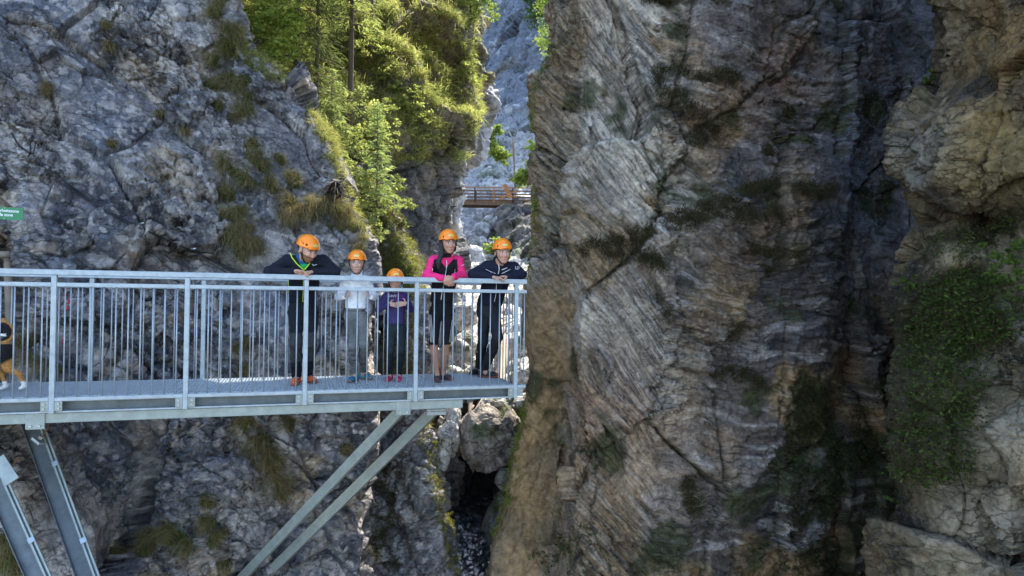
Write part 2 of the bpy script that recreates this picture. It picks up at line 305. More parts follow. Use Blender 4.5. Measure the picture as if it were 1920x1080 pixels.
for py, e, d in [(320, 672, 13.2), (360, 702, 13.0), (400, 728, 12.9), (450, 756, 12.7), (500, 776, 12.5), (560, 792, 12.4), (640, 800, 12.2), (720, 800, 12.0), (790, 800, 11.8), (850, 808, 11.5), (900, 820, 11.3), (960, 834, 11.1), (1080, 848, 10.9), (1400, 850, 10.5), (2400, 840, 9.5)]:
    x0 = 560 if py < 500 else 600; q = 1.5*ss(740, 800, np.array([float(py)]))[0]
    rows.append([(x0-150, py, d+1-q), (x0, py, d+.6-q), (x0+(e-x0)*.3, py, d+.3-q*.8), (x0+(e-x0)*.55, py, d+.25), (x0+(e-x0)*.8, py, d-.05), (e-6, py, d-.1), (e, py, d+.25), (e-10, py, d+1.5), (e-120, py, d+4)])
cliff('rock_bank_left', rows, [bank_big, bank_fine], bank_col)
# ---------- vegetated hillside left of the gap
def hill_big(P, n):
    h1, c1, _ = facets(P*.6, 33); h2, c2, _ = facets(P*1.7+3, 34)
    return 0.45*h1+0.22*h2-0.1*(1-ss(0, .1, c1))+0.35*fbm(P*.6, 3, 35)
def hill_fine(P, n):
    h3, c3, _ = facets(P*4.5, 38); return 0.07*h3+0.05*fbm(P*5, 4, 39, ridge=True)
def hill_col(P, n):
    c = mixc(np.tile(np.array([.17, .175, .185]), (len(P), 1)), np.array([.36, .32, .25]), .8*ss(-.1, .3, fbm(P*.7, 4, 94)))
    c = mixc(c, DARK*1.3, .6*ss(.05, .3, fbm(P*1.1+5, 3, 95)))
    x, y, d = proj(P)
    up = n[:, 2]; veg = ss(3.1, 4.0, P[:, 2]+0.8*noise(P*.7, 96)+.05*(18-d))*ss(-.7, .1, up+.5*noise(P*1.5, 97))
    return mixc(c, np.array([.17, .16, .06]), .7*veg)
rows = []
for py, e, dl, dm, de in [(-430, 880, 50, 56, 62), (-150, 893, 22, 27, 33), (0, 894, 16, 19.5, 23.5), (100, 890, 15, 18.3, 21.5), (180, 882, 14.2, 17.5, 20), (235, 888, 13.8, 16.8, 18.6), (290, 862, 13.6, 16.3, 18.4), (340, 850, 13.6, 16.4, 18.5), (430, 850, 13.6, 16.6, 18.4), (500, 856, 13.6, 16.4, 18), (560, 846, 13.5, 16, 17.4), (650, 852, 13.5, 15.6, 16.8), (760, 858, 13.5, 15, 16), (900, 860, 13.5, 15, 16), (1100, 860, 13.5, 15, 16)]:
    rows.append([(250, py, dl+.5), (400, py, dl), (520, py, dl+(dm-dl)*.35), (640, py, dl+(dm-dl)*.75), (740, py, dm+(.6 if 280 < py < 500 else 0)), (e-60, py, dm+(de-dm)*.45), (e-12, py, de-.3), (e, py, de), (e-12, py, de+2), (e-150, py, de+8)])
cliff('hillside', rows, [hill_big, hill_fine], hill_col, step=2.2)
# ---------- pale outcrop further back, then the far slope
def far_big(k, am=1.0):
    def f(P, n):
        h1, c1, _ = facets(P*.35*k, 43); h2, c2, _ = facets(P*1.1*k, 44); h3, c3, _ = facets(P*3.1*k, 45)
        return am*(0.7*h1+0.3*h2+.10*h3-.06*(1-ss(0, .12, c2))+.4*fbm(P*.5*k, 4, 46))/k
    return f
def out_col(P, n):
    c = mixc(np.tile(np.array([.22, .235, .26]), (len(P), 1)), np.array([.42, .41, .40]), ss(-.1, .25, fbm(P*.5, 4, 104)))
    return mixc(c, DARK, .5*ss(.1, .3, fbm(P*.9, 3, 105)))
rows = []
for py, l, e, d in [(120, 870, 897, 30), (150, 868, 908, 28.5), (180, 862, 921, 27.5), (225, 862, 923, 27), (255, 862, 909, 26.8), (285, 858, 894, 26.6), (330, 845, 862, 26.6), (480, 840, 858, 26.5)]:
    rows.append([(l-60, py, d+2), (l-20, py, d+.4), (l+(e-l)*.5, py, d-.3), (e-3, py, d), (e, py, d+.8), (e-30, py, d+4)])
cliff('rock_outcrop_pale', rows, [far_big(1.6)], out_col, step=1.6, mat=M['rock_far'])
def far_col(P, n):
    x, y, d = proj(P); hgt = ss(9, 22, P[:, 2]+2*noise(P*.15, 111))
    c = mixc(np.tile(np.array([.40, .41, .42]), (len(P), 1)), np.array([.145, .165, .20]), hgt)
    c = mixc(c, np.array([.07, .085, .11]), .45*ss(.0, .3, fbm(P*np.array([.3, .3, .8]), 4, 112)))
    c = mixc(c, np.array([.5, .5, .5]), .6*ss(.15, .3, fbm(P*.6+7, 3, 113)))
    c = mixc(c, np.array([.11, .09, .05]), .6*ss(.08, .3, fbm(P*.16+3, 3, 114))*ss(.3, .8, hgt))
    return mixc(c, np.array([.06, .09, .02]), .8*ss(.12, .3, fbm(P*.35+17, 3, 115))*ss(15, 8, P[:, 2]))
rows = []
for py, ds in [(-1400, [150, 150, 145, 135, 120]), (-500, [118, 118, 112, 104, 95]), (-60, [98, 96, 90, 84, 78]), (60, [92, 90, 84, 78, 72]), (160, [84, 82, 76, 72, 66]), (220, [74, 72, 70, 66, 60]), (270, [66, 64, 62, 58, 56]), (330, [58, 57, 55, 53, 52]), (350, [54, 53, 52, 51, 50]), (372, [50, 50, 50, 50, 50]), (400, [47, 47, 47, 47.5, 48]), (450, [41, 41, 42, 43, 44]), (500, [33, 33, 34, 35, 36]), (560, [27, 27, 27.5, 29, 30])]:
    rows.append([(x, py, d) for x, d in zip([700, 860, 930, 1000, 1180], ds)])
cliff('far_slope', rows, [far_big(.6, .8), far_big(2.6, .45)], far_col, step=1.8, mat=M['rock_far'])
def dark_col(P, n):
    c = mixc(np.tile(np.array([.085, .08, .08]), (len(P), 1)), np.array([.21, .19, .165]), .8*ss(.0, .3, fbm(P*.7, 4, 124)))
    return mixc(c, np.array([.04, .05, .015]), .7*ss(.0, .25, fbm(P*.6+9, 3, 125)))
rows = []
for py, l, d in [(383, 960, 46), (400, 940, 42), (440, 928, 39), (470, 926, 38), (520, 915, 37), (560, 905, 36), (600, 900, 36)]:
    rows.append([(l+30, py, d+6), (l, py, d+.8), (l+8, py, d), (l+50, py, d-1.5), (l+110, py, d-3), (l+220, py, d-5)])
cliff('rock_wall_under_far_bridge', rows, [far_big(1.3)], dark_col, step=1.6, mat=M['rock_far'])
# ---------- floor of the gap: pale sunlit blocks, then the dark chasm with the stream
def floor_big(P, n):
    h1, c1, _ = facets(P*.8, 53); h2, c2, _ = facets(P*2.1, 54); h3, c3, _ = facets(P*6, 55)
    return .5*h1+.2*h2+.05*h3-.15*(1-ss(0, .12, c1))-.05*(1-ss(0, .1, c2))+.03*fbm(P*6, 3, 56)
def floor_col(P, n):
    c = mixc(np.tile(np.array([.52, .51, .49]), (len(P), 1)), np.array([.2, .19, .17]), .7*ss(.0, .3, fbm(P*1.3, 4, 134)))
    c = mixc(c, np.array([.10, .11, .03]), .7*ss(.16, .3, fbm(P*.9+9, 3, 135)))
    return mixc(c, np.array([.035, .037, .04]), ss(-3.0, -3.6, P[:, 2]))  # shade of the enclosed chasm put into the colour, near black at depth
rows = []
for py, ds in [(500, [28, 30, 31, 31, 30]), (540, [24, 26, 27, 27, 27]), (590, [19, 20.5, 22, 23, 23]), (650, [15.5, 17, 18, 19, 19]), (700, [13.8, 15, 16, 16.4, 16]), (735, [13.2, 14, 14.6, 14.8, 14.4]), (752, [14.5, 16, 17, 17, 16]), (775, [16, 19, 20, 19, 18]), (850, [15, 18.5, 19, 18.5, 16.5]), (930, [13.4, 16, 17.5, 17, 15]), (1000, [12.6, 14.5, 17, 16.5, 14.5]), (1080, [12, 13.4, 15, 15, 14]), (1300, [11, 12, 12, 12, 12])]:
    rows.append([(x, py, d) for x, d in zip([740, 830, 890, 940, 1060], ds)])
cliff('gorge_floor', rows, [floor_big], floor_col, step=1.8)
# ---------- right cliff with strata
def bed(P):
    """bedding coordinate: nearly level on the right, plunging on the left"""
    x = P[:, 0]; Wx = 0.35*noise(P*.5, 141)+.10*noise(P*1.7, 142)
    k = np.clip(2.0-x, 0, None); return P[:, 2]-1.15*k+0.10*x+Wx
def strata(P, f, s):
    b = bed(P)*f; Q = np.stack([P[:, 0]*f*.13+3*noise(P*.4, s+9), P[:, 1]*f*.13, b], 1); return noise(Q, s)
def smooth_corner(P): return ss(1.25, .8, P[:, 0]-.10*P[:, 2])*ss(0.7, -.4, P[:, 2])      # water-worn corner low on the left
def right_big(P, n):
    Wp = P+0.15*np.stack([noise(P*.8, 145), noise(P*.8, 146), noise(P*.8, 147)], 1); sm = 1-smooth_corner(P)
    h1, c1, _ = facets(Wp*np.array([.75, .75, .42]), 63); h2, c2, _ = facets(np.stack([Wp[:, 0]*1.5, Wp[:, 1]*1.5, bed(P)*2.6], 1), 64)
    led = sum(.22*blob(P*np.array([1, 1, 2.2]), pix(a, b, 9.4)*np.array([1, 1, 2.2]), .7) for a, b in ((1150, 480), (1250, 440), (1350, 410), (1450, 390), (1540, 400)))
    return (0.26*h1+0.09*h2+.07*strata(P, 1.6, 65)-.10*(1-ss(0, .05, c1)))*(.25+.75*sm)+.08*fbm(P*.9, 3, 66)+led
def right_fine(P, n):
    sm = 1-smooth_corner(P); a = ss(-.25, .2, noise(P*.8, 148))
    Wp = P+.03*np.stack([noise(P*4, 15), noise(P*4, 16), noise(P*4, 17)], 1); b = bed(P)
    h3, c3, _ = facets(np.stack([Wp[:, 0]*2.2, Wp[:, 1]*2.2, b*11], 1), 68); h4, c4, _ = facets(np.stack([Wp[:, 0]*5, Wp[:, 1]*5, b*30], 1), 69)
    st = .022*strata(P, 6, 72)+.016*strata(P, 14, 73)+.008*strata(P, 30, 74)
    return (.05*h3-.02*(1-ss(0, .08, c3))+.017*h4+st*(.4+.9*a))*(.25+.75*sm)*(.35+.8*a)+(.012+.03*(1-sm))*fbm(P*np.array([5, 5, 3]), 4, 75, .6, True)
def right_col(P, n):
    x = P[:, 0]; z = P[:, 2]
    c = mixc(np.tile(np.array([.25, .205, .17]), (len(P), 1)), np.array([.10, .083, .078]), ss(1.7, 3.3, x+.8*noise(P*.7, 151)))  # darker to the right: rock tone plus weaker light there, in the colour
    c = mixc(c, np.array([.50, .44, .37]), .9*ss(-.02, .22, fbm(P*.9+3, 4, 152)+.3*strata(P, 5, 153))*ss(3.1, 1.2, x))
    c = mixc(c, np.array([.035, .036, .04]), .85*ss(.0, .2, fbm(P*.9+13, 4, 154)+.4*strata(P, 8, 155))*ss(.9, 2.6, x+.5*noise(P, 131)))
    c = mixc(c, np.array([.34, .33, .34]), .75*ss(.17, .28, strata(P, 7, 156)+.3*noise(P*2, 157)))
    c = mixc(c, np.array([.24, .16, .08]), .8*ss(0.02, .22, noise(P*.9+5, 158)+.30*ss(1.7, .4, x)))
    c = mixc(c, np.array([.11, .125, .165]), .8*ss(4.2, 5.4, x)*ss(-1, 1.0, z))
    low = smooth_corner(P); c = mixc(c, mixc(np.tile(np.array([.30, .205, .11]), (len(P), 1)), np.array([.19, .14, .09]), ss(-.15, .2, fbm(P*np.array([2, 2, 1.]), 4, 159))), low)
    c = splats(P, c, [(sp(1190, 40, 10, .8), PALE*1.1, .9), (sp(1130, 250, 9.5, .8), PALE, .8), (sp(1230, 360, 9.3, .8), PALE, .8), (sp(1480, 120, 10.5, .5), np.array([.32, .19, .14]), .9), (sp(1330, 60, 10.3, .7), np.array([.30, .27, .28]), .8), (sp(1400, 560, 9.6, 1.2), np.array([.10, .085, .085]), .8), (sp(1450, 250, 10, 1.1), np.array([.14, .12, .125]), .8), (sp(1420, 330, 9.8, .5), DARK, .8), (sp(1330, 880, 9.4, 1.0), np.array([.15, .125, .115]), .8), (sp(1500, 480, 10, .9), DARK, .7),
                      (sp(1110, 590, 9.3, .5), PALE*1.15, 1), (sp(1200, 700, 9.2, .6), PALE, .9), (sp(1140, 760, 9.2, .7), np.array([.36, .25, .19]), .9), (sp(1200, 860, 9.2, .7), np.array([.36, .27, .20]), .9), (sp(1030, 600, 9.6, .6), OCHR*.75, .7), (sp(1015, 420, 9.8, .4), np.array([.08, .085, .03]), .8), (sp(1060, 60, 10, .5), BROWN, .8), (sp(1045, 330, 9.8, .6), np.array([.20, .15, .085]), .8)])
    b = bed(P); Q_ = np.stack([P[:, 0]*2, P[:, 1]*2, b*9], 1); q = np.clip(1-low, .08, 1); c2 = cells(Q_, c, 1.0, 221, pale=PALE*.8, a=.35, hi=.86); c2 = cells(Q_, c2, 2.7, 223, pale=PALE*.8, a=.45, hi=.86); c = mixc(c, c2, q*ss(4.4, 2, x)*.9+.1)
    Wp = P+0.15*np.stack([noise(P*.8, 145), noise(P*.8, 146), noise(P*.8, 147)], 1); _, c1, _ = facets(Wp*np.array([.75, .75, .42]), 63)
    c = mixc(c, np.array([.035, .035, .022]), .8*(1-ss(0.01, .035, c1+.03*noise(P*5, 164)))*(1-low))
    c = mixc(c, np.array([.035, .042, .015]), .85*ss(.12, .3, fbm(P*1.2+43, 4, 160)+.30*ss(2.6, 5, x)*ss(-.5, -2.5, z)))
    c = c*(1.12+.5*noise(P*.45, 171))[:, None]
    return np.concatenate([c*np.array([1.06, 1.0, .91])*(1.04+0.25*noise(P*7, 62))[:, None], (1-.75*low)[:, None]], 1)
rows = []
E_ = [(-3200, 700, 2.5), (-800, 800, 1.6), (-260, 900, 1.2), (-60, 1042, .8), (0, 1040, .7), (100, 1034, .6), (130, 1016, .6), (165, 1001, .5), (250, 1003, .4), (330, 1010, .3), (420, 1012, .1), (500, 998, 0), (560, 990, 0), (620, 984, 0), (700, 999, .1), (760, 986, .2), (830, 972, .3), (900, 958, .4), (960, 945, .5), (1010, 926, .5), (1080, 914, .5), (1400, 880, .5), (2400, 800, 0)]  # top rows lean left out of view, shaped to block sun from the walkway
for py, e, o in E_:
    u = o; hol = .7*math.exp(-((py-900)/260)**2)*1.0
    rows.append([(e+700, py, 20+u), (e+330, py, 16+u), (e+40, py, 13.4+u), (e+6, py, 11.2+u), (e, py, 10.1+u), (e+22, py, 9.75+u+hol*.5), (1062+(e-990)*.35, py, 9.5+u+hol), (1085+(e-990)*.2, py, 9.0+u), (1150, py, 8.9+u), (1230, py, 9.0+u), (1310, py, 9.2+u), (1400, py, 9.6+u), (1490, py, 10.0+u), (1560, py, 10.3+u), (1610, py, 10.8+u), (1655, py, 11.1+u), (1700, py, 11.3+u), (1750, py, 11.2+u), (1850, py, 10.8+u), (2100, py, 10.4+u)])
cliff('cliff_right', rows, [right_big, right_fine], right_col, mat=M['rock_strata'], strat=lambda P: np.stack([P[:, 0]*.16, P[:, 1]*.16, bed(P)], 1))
# ---------- far right buttress, nearest the camera
def butt_big(P, n):
    Wp = P+0.25*np.stack([noise(P*1., 165), noise(P*1., 166), noise(P*1., 167)], 1)
    h1, c1, _ = facets(Wp*np.array([1, 1, .8]), 73); h2, c2, _ = facets(Wp*2.7, 74)
    return .24*h1+.07*h2-.04*(1-ss(0, .06, c1))+.10*fbm(P*1.2, 3, 76)
def butt_fine(P, n):
    A = P@np.array([[.8, 0, -.6], [0, 1, 0], [.6, 0, .8]]); h3, c3, _ = facets(A*np.array([5, 5, 9]), 78); h4, c4, _ = facets(P*17, 79); a = ss(-.2, .3, noise(P*1.1, 81))
    return (.045*h3-.02*(1-ss(0, .09, c3)))*(.05+a)+.018*h4*(.2+a)+.012*fbm(P*7, 4, 80, ridge=True)
def butt_col(P, n):
    c = mixc(np.tile(np.array([.20, .155, .095]), (len(P), 1)), np.array([.085, .068, .045]), ss(-.1, .2, fbm(P*.9, 4, 171)))
    c = mixc(c, np.array([.36, .31, .22]), .6*ss(.10, .26, fbm(P*1.3+5, 5, 172, .6)))
    c = mixc(c, np.array([.04, .036, .03]), .8*ss(.03, .2, fbm(P*1.4+15, 5, 173, .6)))
    c = splats(P, c, [(sp(1850, 60, 7, .8), OCHR*.85, .8), (sp(1870, 250, 6.8, .6), np.array([.32, .22, .08]), .9), (sp(1840, 380, 6.8, .6), np.array([.36, .30, .17]), .8), (sp(1700, 260, 7.8, .4), PALE, .6), (sp(1700, 330, 7.8, .4), PALE*.9, .6),
                      (sp(1890, 760, 6.5, .7), PALE*1.35, .9), (sp(1880, 950, 6.5, .7), PALE*1.3, .9), (sp(1880, 640, 6.6, .5), PALE*1.2, .9), (sp(1900, 900, 6.5, .5), np.array([.48, .36, .22]), .9)])
    mz = -1*(P[:, 2]); x, y, d = proj(P); veg = ss(.5, .1, P[:, 2])*ss(-2.4, -1.4, P[:, 2])*ss(5.0, 4.5, P[:, 0]+.5*noise(P*1.5, 174))
    return mixc(c, np.array([.05, .048, .02]), .85*veg)*np.array([1.03, .97, .86])*(0.70+0.25*noise(P*7, 63))[:, None]
rows = []
for py, e, bulge in [(-2800, 1780, 0), (-600, 1762, 0), (-100, 1748, 0), (0, 1750, 0), (60, 1757, .1), (150, 1755, .1), (185, 1733, 0), (235, 1694, -.05), (310, 1687, -.1), (370, 1718, 0), (415, 1728, .4), (440, 1716, .2), (480, 1704, -.2), (560, 1691, -.3), (640, 1699, -.2), (720, 1684, -.3), (850, 1664, -.4), (930, 1678, -.2), (1000, 1655, -.2), (1080, 1645, -.2), (1500, 1600, -.3), (2500, 1500, -1)]:
    t = -.4*math.exp(-((py-430)/60)**2)
    rows.append([(e+330, py, 12.5), (e+40, py, 9.8), (e, py, 8.4+bulge*.5), (e+28, py, 7.9+bulge), (e+75, py, 7.5+bulge), (e+130, py, 7.2+bulge*.6-t*.8), (1900, py, 6.9+bulge*.3-t), (2000, py, 6.3), (2300, py, 5.2), (3200, py, 3.4), (6000, py, 1.6)])
cliff('cliff_far_right', rows, [butt_big, butt_fine], butt_col)
# ground far below, reaching out of sight
g = np.array([[x, y, -14+0.0*x] for y in np.linspace(-60, 200, 60) for x in np.linspace(-120, 120, 60)]); g[:, 2] += 1.5*fbm(g*.1, 3, 5)
ix = np.arange(3600).reshape(60, 60); F = np.stack([ix[:-1, :-1], ix[:-1, 1:], ix[1:, 1:], ix[1:, :-1]], 2).reshape(-1, 4)
tag(link('ground', mesh_np('ground', g, F, np.tile([.16, .16, .15], (3600, 1))), M['rock_far'], smooth=True), kind='structure')
# ================================================================ STEEL WALKWAY
BA = math.radians(17.4); BO = np.array([-4.545, 6.09, -0.955]); bu = np.array([math.cos(BA), math.sin(BA), 0]); bv = np.array([-math.sin(BA), math.cos(BA), 0]); bz = np.array([0, 0, 1.])
def Bw(u, v, z): return BO+u*bu+v*bv+z*bz
def bq(px, py, v):
    """line of sight through (px,py) meets the vertical plane v = const of the walkway -> u, z"""
    d = pix(px, py, 1.0); t = (np.dot(BO, bv)+v)/np.dot(d, bv); p = d*t-BO; return float(np.dot(p, bu)), float(p[2])
def Q(px, py, v): u, z = bq(px, py, v); return Bw(u, v, z)
def wmat(o):
    m = o.matrix_basis.copy()
    while o.parent: o = o.parent; m = o.matrix_basis@m
    return m
class MB:
    def __init__(s): s.bm = bmesh.new()
    def box(s, c0, ax, ay, az, bev=0):
        """corner c0 and three edge vectors"""
        c0 = Vector(c0); ax, ay, az = Vector(ax), Vector(ay), Vector(az)
        v = [s.bm.verts.new(c0+ax*i+ay*j+az*k) for i, j, k in ((0,0,0),(1,0,0),(1,1,0),(0,1,0),(0,0,1),(1,0,1),(1,1,1),(0,1,1))]
        fs = [s.bm.faces.new([v[i] for i in f]) for f in ((0,3,2,1),(4,5,6,7),(0,1,5,4),(1,2,6,5),(2,3,7,6),(3,0,4,7))]
        if bev: bmesh.ops.bevel(s.bm, geom=list({e for f in fs for e in f.edges}), offset=bev, segments=2, affect='EDGES', profile=0.5)
        return s
    def bb(s, u0, u1, v0, v1, z0, z1, bev=0): return s.box(Bw(u0, v0, z0), bu*(u1-u0), bv*(v1-v0), bz*(z1-z0), bev)
    def tube(s, pts, r, seg=8, caps=True):
        pts = [Vector(p) for p in pts]; rs = r if isinstance(r, (list, tuple, np.ndarray)) else [r]*len(pts); rings = []
        for i, p in enumerate(pts):
            t = (pts[min(i+1, len(pts)-1)]-pts[max(i-1, 0)]).normalized(); a = t.cross(Vector((0, 0, 1)) if abs(t.z) < .9 else Vector((1, 0, 0))).normalized(); b = t.cross(a)
            rings.append([s.bm.verts.new(p+(a*math.cos(2*PI*k/seg)+b*math.sin(2*PI*k/seg))*rs[i]) for k in range(seg)])
        for i in range(len(rings)-1):
            for k in range(seg): s.bm.faces.new((rings[i][k], rings[i][(k+1) % seg], rings[i+1][(k+1) % seg], rings[i+1][k]))
        if caps: s.bm.faces.new(rings[0][::-1]); s.bm.faces.new(rings[-1])
        return s
    def beam(s, p0, p1, face, boxes):
        """member from p0 to p1; face = rough direction its front looks; boxes in section: (a0,a1,b0,b1[,t0,t1])  a sideways, b towards face"""
        p0, p1 = Vector(p0), Vector(p1); t = p1-p0; L = t.length; tn = t/L; f = Vector(face); f = (f-tn*f.dot(tn)).normalized(); a = tn.cross(f)
        for q in boxes:
            a0, a1, b0, b1 = q[:4]; t0, t1 = (q[4], q[5]) if len(q) > 4 else (0, L)
            s.box(p0+a*a0+f*b0+tn*t0, a*(a1-a0), f*(b1-b0), tn*(t1-t0))
        return s
    def obj(s, name, mat, parent=None, smooth=False):
        bmesh.ops.recalc_face_normals(s.bm, faces=s.bm.faces)
        me = bpy.data.meshes.new(name)
        if parent is not None:
            s.bm.transform(wmat(parent).inverted())
        s.bm.to_mesh(me); s.bm.free(); o = link(name, me, mat, parent, smooth); return o
M['zinc'] = var_mat('galvanised_steel', (.33, .375, .41), .42, .3, amp=.22, scale=14, bump=.0008, bscale=90)
M['zinc_green'] = var_mat('weathered_galvanised_steel', (.28, .31, .285), .5, .25, amp=.22, scale=10, bump=.0008, bscale=90)
M['web'] = var_mat('girder_web', (.11, .125, .13), .55, .3, amp=.3, scale=9, bump=.0006)
M['grate'] = var_mat('grating', (.42, .46, .49), .45, .2, amp=.15, scale=20)
M['bolt'] = var_mat('bolt_steel', (.4, .42, .43), .35, .8, amp=.3, scale=60)
M['rust'] = var_mat('rusty_steel', (.16, .075, .04), .8, .2, amp=.5, scale=40)
VW = 1.14
br = empty('steel_walkway', Bw(2.4, VW/2, 0), 'galvanised steel viewing walkway with barred railings cantilevered from the grey cliff', 'footbridge')
PX = [-190, 100, 350, 573, 780, 967]; PU = [bq(p, 640, -.025)[0] for p in PX]
U0 = PU[0]-1.2; U1 = PU[-1]; UE = bq(986, 640, -.025)[0]
PU = [PU[0]-1.15]+PU
MB().bb(U0, UE, -.05, .012, 1.10, 1.152, .006).obj('handrail', M['zinc'], br)
MB().bb(U0, UE, VW-.012, VW+.05, 1.10, 1.152, .006).obj('handrail', M['zinc'], br)
MB().bb(U1-.035, U1+.03, .02, VW-.02, 1.102, 1.15, .006).obj('handrail', M['zinc'], br)
def post(u, v0, v1):
    p = MB().bb(u-.022, u+.022, v0, v1, -.150, 1.099, .004).obj('post', M['zinc'], br)
    for s in (-1, 1):
        a = u+s*.024; b = u+s*.085; vv = (v0 if v0 < 0 else v1-.012)
        MB().bb(min(a, b), max(a, b), vv+.004, vv+.012, -.128, -.042).obj('bracket', M['zinc_green'], p)
        for z in (-.065, -.105): MB().tube([Bw(u+s*.058, vv+.006, z), Bw(u+s*.058, vv-.010, z)], .010, 6).obj('bolt', M['bolt'], p)
for u in PU[1:]: post(u, -.047, -.005); post(u, VW+.005, VW+.047)
def panel(u0, u1, v, n, extra=()):
    m = MB(); a, b = u0+.0225, u1-.0225
    m.bb(a, b, v-.018, v+.018, .998, 1.034, .003); MB().bb(a, b, v-.02, v+.02, -.04, -.006, .003).obj('bottom_rail', M['zinc'], br)
    p = m.obj('middle_rail', M['zinc'], br)
    for i in range(n):
        u = u0+(u1-u0)*(i+.85)/(n+.7) if n > 5 else a+(b-a)*(i+.7)/(n+.2)
        MB().tube([Bw(u, v, -.007), Bw(u, v, .9985)], .0067, 8).obj('baluster', M['zinc'], p, True)
for i in range(len(PU)-1): panel(PU[i], PU[i+1], -.026, 10); panel(PU[i], PU[i+1], VW+.026, 10)
panel(U1, UE+.0225, -.026, 2)
m = MB()
MB().bb(U1-.02, U1+.02, .0, VW, -.04, -.006, .003).obj('bottom_rail', M['zinc'], br); pe = m.bb(U1-.018, U1+.018, .03, VW-.03, .998, 1.034, .003).obj('middle_rail', M['zinc'], br)
for i in range(9):
    v = .03+(VW-.06)*(i+.7)/9.4; MB().tube([Bw(U1, v, -.007), Bw(U1, v, .9985)], .0067, 8).obj('baluster', M['zinc'], pe, True)
m = MB()
for i in range(int((U1-U0)/.033)): m.bb(U0+.033*i, U0+.033*i+.006, .0, VW, -.032, -.004)
for j in range(23): m.bb(U0, U1-.02, .005+j*.051, .010+j*.051, -.020, -.006)
m.bb(U0, U1-.02, .02, VW-.02, -.034, -.033)
m.obj('deck_grating', M['grate'], br)
MB().bb(U0, UE, -.004, .010, -.048, -.001).obj('deck_edge', M['zinc'], br); MB().bb(U0, UE, VW-.010, VW+.004, -.048, -.001).obj('deck_edge', M['zinc'], br); MB().bb(U1, U1+.012, .011, VW-.011, -.048, -.001).obj('deck_edge', M['zinc'], br)
for v0, s in ((0.0, 1), (VW, -1)):      # side channels: web set back, lower flange forward
    m = MB(); a, b = sorted((v0+s*.05, v0+s*.056)); m.bb(U0, U1-.03, a, b, -.134, -.049); w_ = m.obj('girder_web', M['web'], br)
    a, b = sorted((v0-s*.008, v0+s*.06)); MB().bb(U0, U1+.02, a, b, -.150, -.135).obj('girder_flange', M['zinc'], w_)
ub = bq(868, 750, .03)[0]
MB().bb(U0, ub, .025, .115, -.247, -.157, .006).obj('support_beam', M['zinc_green'], br)
MB().bb(U0, ub+.1, VW-.115, VW-.025, -.247, -.157, .006).obj('support_beam', M['zinc_green'], br)
for v in (.3, 1.1, 2.2, 3.3, 4.3): MB().bb(v, v+.06, .12, VW-.12, -.21, -.157).obj('cross_beam', M['web'], br)
for px, y1 in ((66, 805), (756, 778)):
    u, z = bq(px, y1, .02); g_ = MB().bb(u-.075, u+.075, .010, .022, z, -.154, .002).obj('gusset_plate', M['zinc_green'], br)
    for s in (-.035, .035): MB().tube([Bw(u+s, .012, z+.03), Bw(u+s, -.004, z+.03)], .012, 6).obj('bolt', M['bolt'], g_)
def boxtube(p0, p1, w): return MB().beam(p0, p1, (0, -1, .25), [(-w, w, -w, w)])
p0 = Q(768, 752, .16); boxtube(p0, p0+(pix(447, 1090, 8.7)-p0)*1.5, .052).obj('strut', M['zinc_green'], br)
p0 = Q(826, 758, .45); boxtube(p0, p0+(pix(488, 1090, 8.9)-p0)*1.5, .056).obj('strut', M['zinc_green'], br)
u, z = bq(816, 776, .38); k_ = MB().bb(u-.10, u+.12, .36, .52, z+.03, z+.055, .003).obj('strut_bracket', M['zinc'], br); MB().bb(u-.10, u+.12, .35, .365, z-.01, z+.03, .002).obj('face_plate', M['zinc'], k_)
for s in (-.05, .07): MB().tube([Bw(u+s, .40, z+.055), Bw(u+s, .40, z+.075)], .011, 6).obj('bolt', M['bolt'], k_)
MB().bb(u-.08, u+.08, .40, .50, z+.054, -.245).obj('strut_bracket', M['zinc_green'], br)
def channel(a, b, name='strut'):
    A, B_ = pix(*a), pix(*b); D = B_-A; B2 = A+D*1.5; o = MB().beam(A, B2, (.25, -1, .35), [(-.062, .062, -.006, .006), (-.068, -.062, -.05, .05), (.062, .068, -.05, .05)]).obj(name, M['web'], br)
    for q in ((-.085, -.069, .028, .05), (-.118, -.103, .028, .05)): MB().beam(A, B2, (.25, -1, .35), [q]).obj('flange', M['zinc_green'], o)
    L = float(np.linalg.norm(B2-A)); MB().beam(A, B2, (.25, -1, .35), [(-.103, -.085, .02, .028)]).obj('web_strip', M['web'], o)
    for t in (L*.22, L*.52, L*.8): MB().beam(A, B2, (.25, -1, .35), [(-.120, -.067, .051, .060, t, t+.05)]).obj('splice_plate', M['zinc'], o)
    return o
channel((52, 778, 6.95), (166, 1095, 6.35)); channel((-66, 778, 6.6), (74, 1095, 6.1))
def anchor(px, py, d, L, mat, rot):
    p = pix(px, py, d); q = p+np.array([L*.55, .02, L*.8]); m = MB().tube([p, q], .010, 8); o = m.obj('anchor_rod', mat, br, True)
    m = MB().tube([p+(q-p)*.12, p+(q-p)*.30], .022, 6); m.obj('nut', M['bolt'], o)
    m = MB().beam(p-(q-p)*.1, p+(q-p)*.04, (0, -1, .2), [(-.05, .05, -.04, .04)]); m.obj('washer_plate', M['zinc'], o)
anchor(72, 826, 6.75, .17, M['rust'], 0); anchor(18, 880, 6.35, .14, M['rust'], 0)
m = MB().beam(pix(2, 862, 6.28), pix(30, 905, 6.22), (.25, -1, .35), [(-.055, .055, .05, .066)]); m.obj('clamp_plate', M['zinc_green'], br)
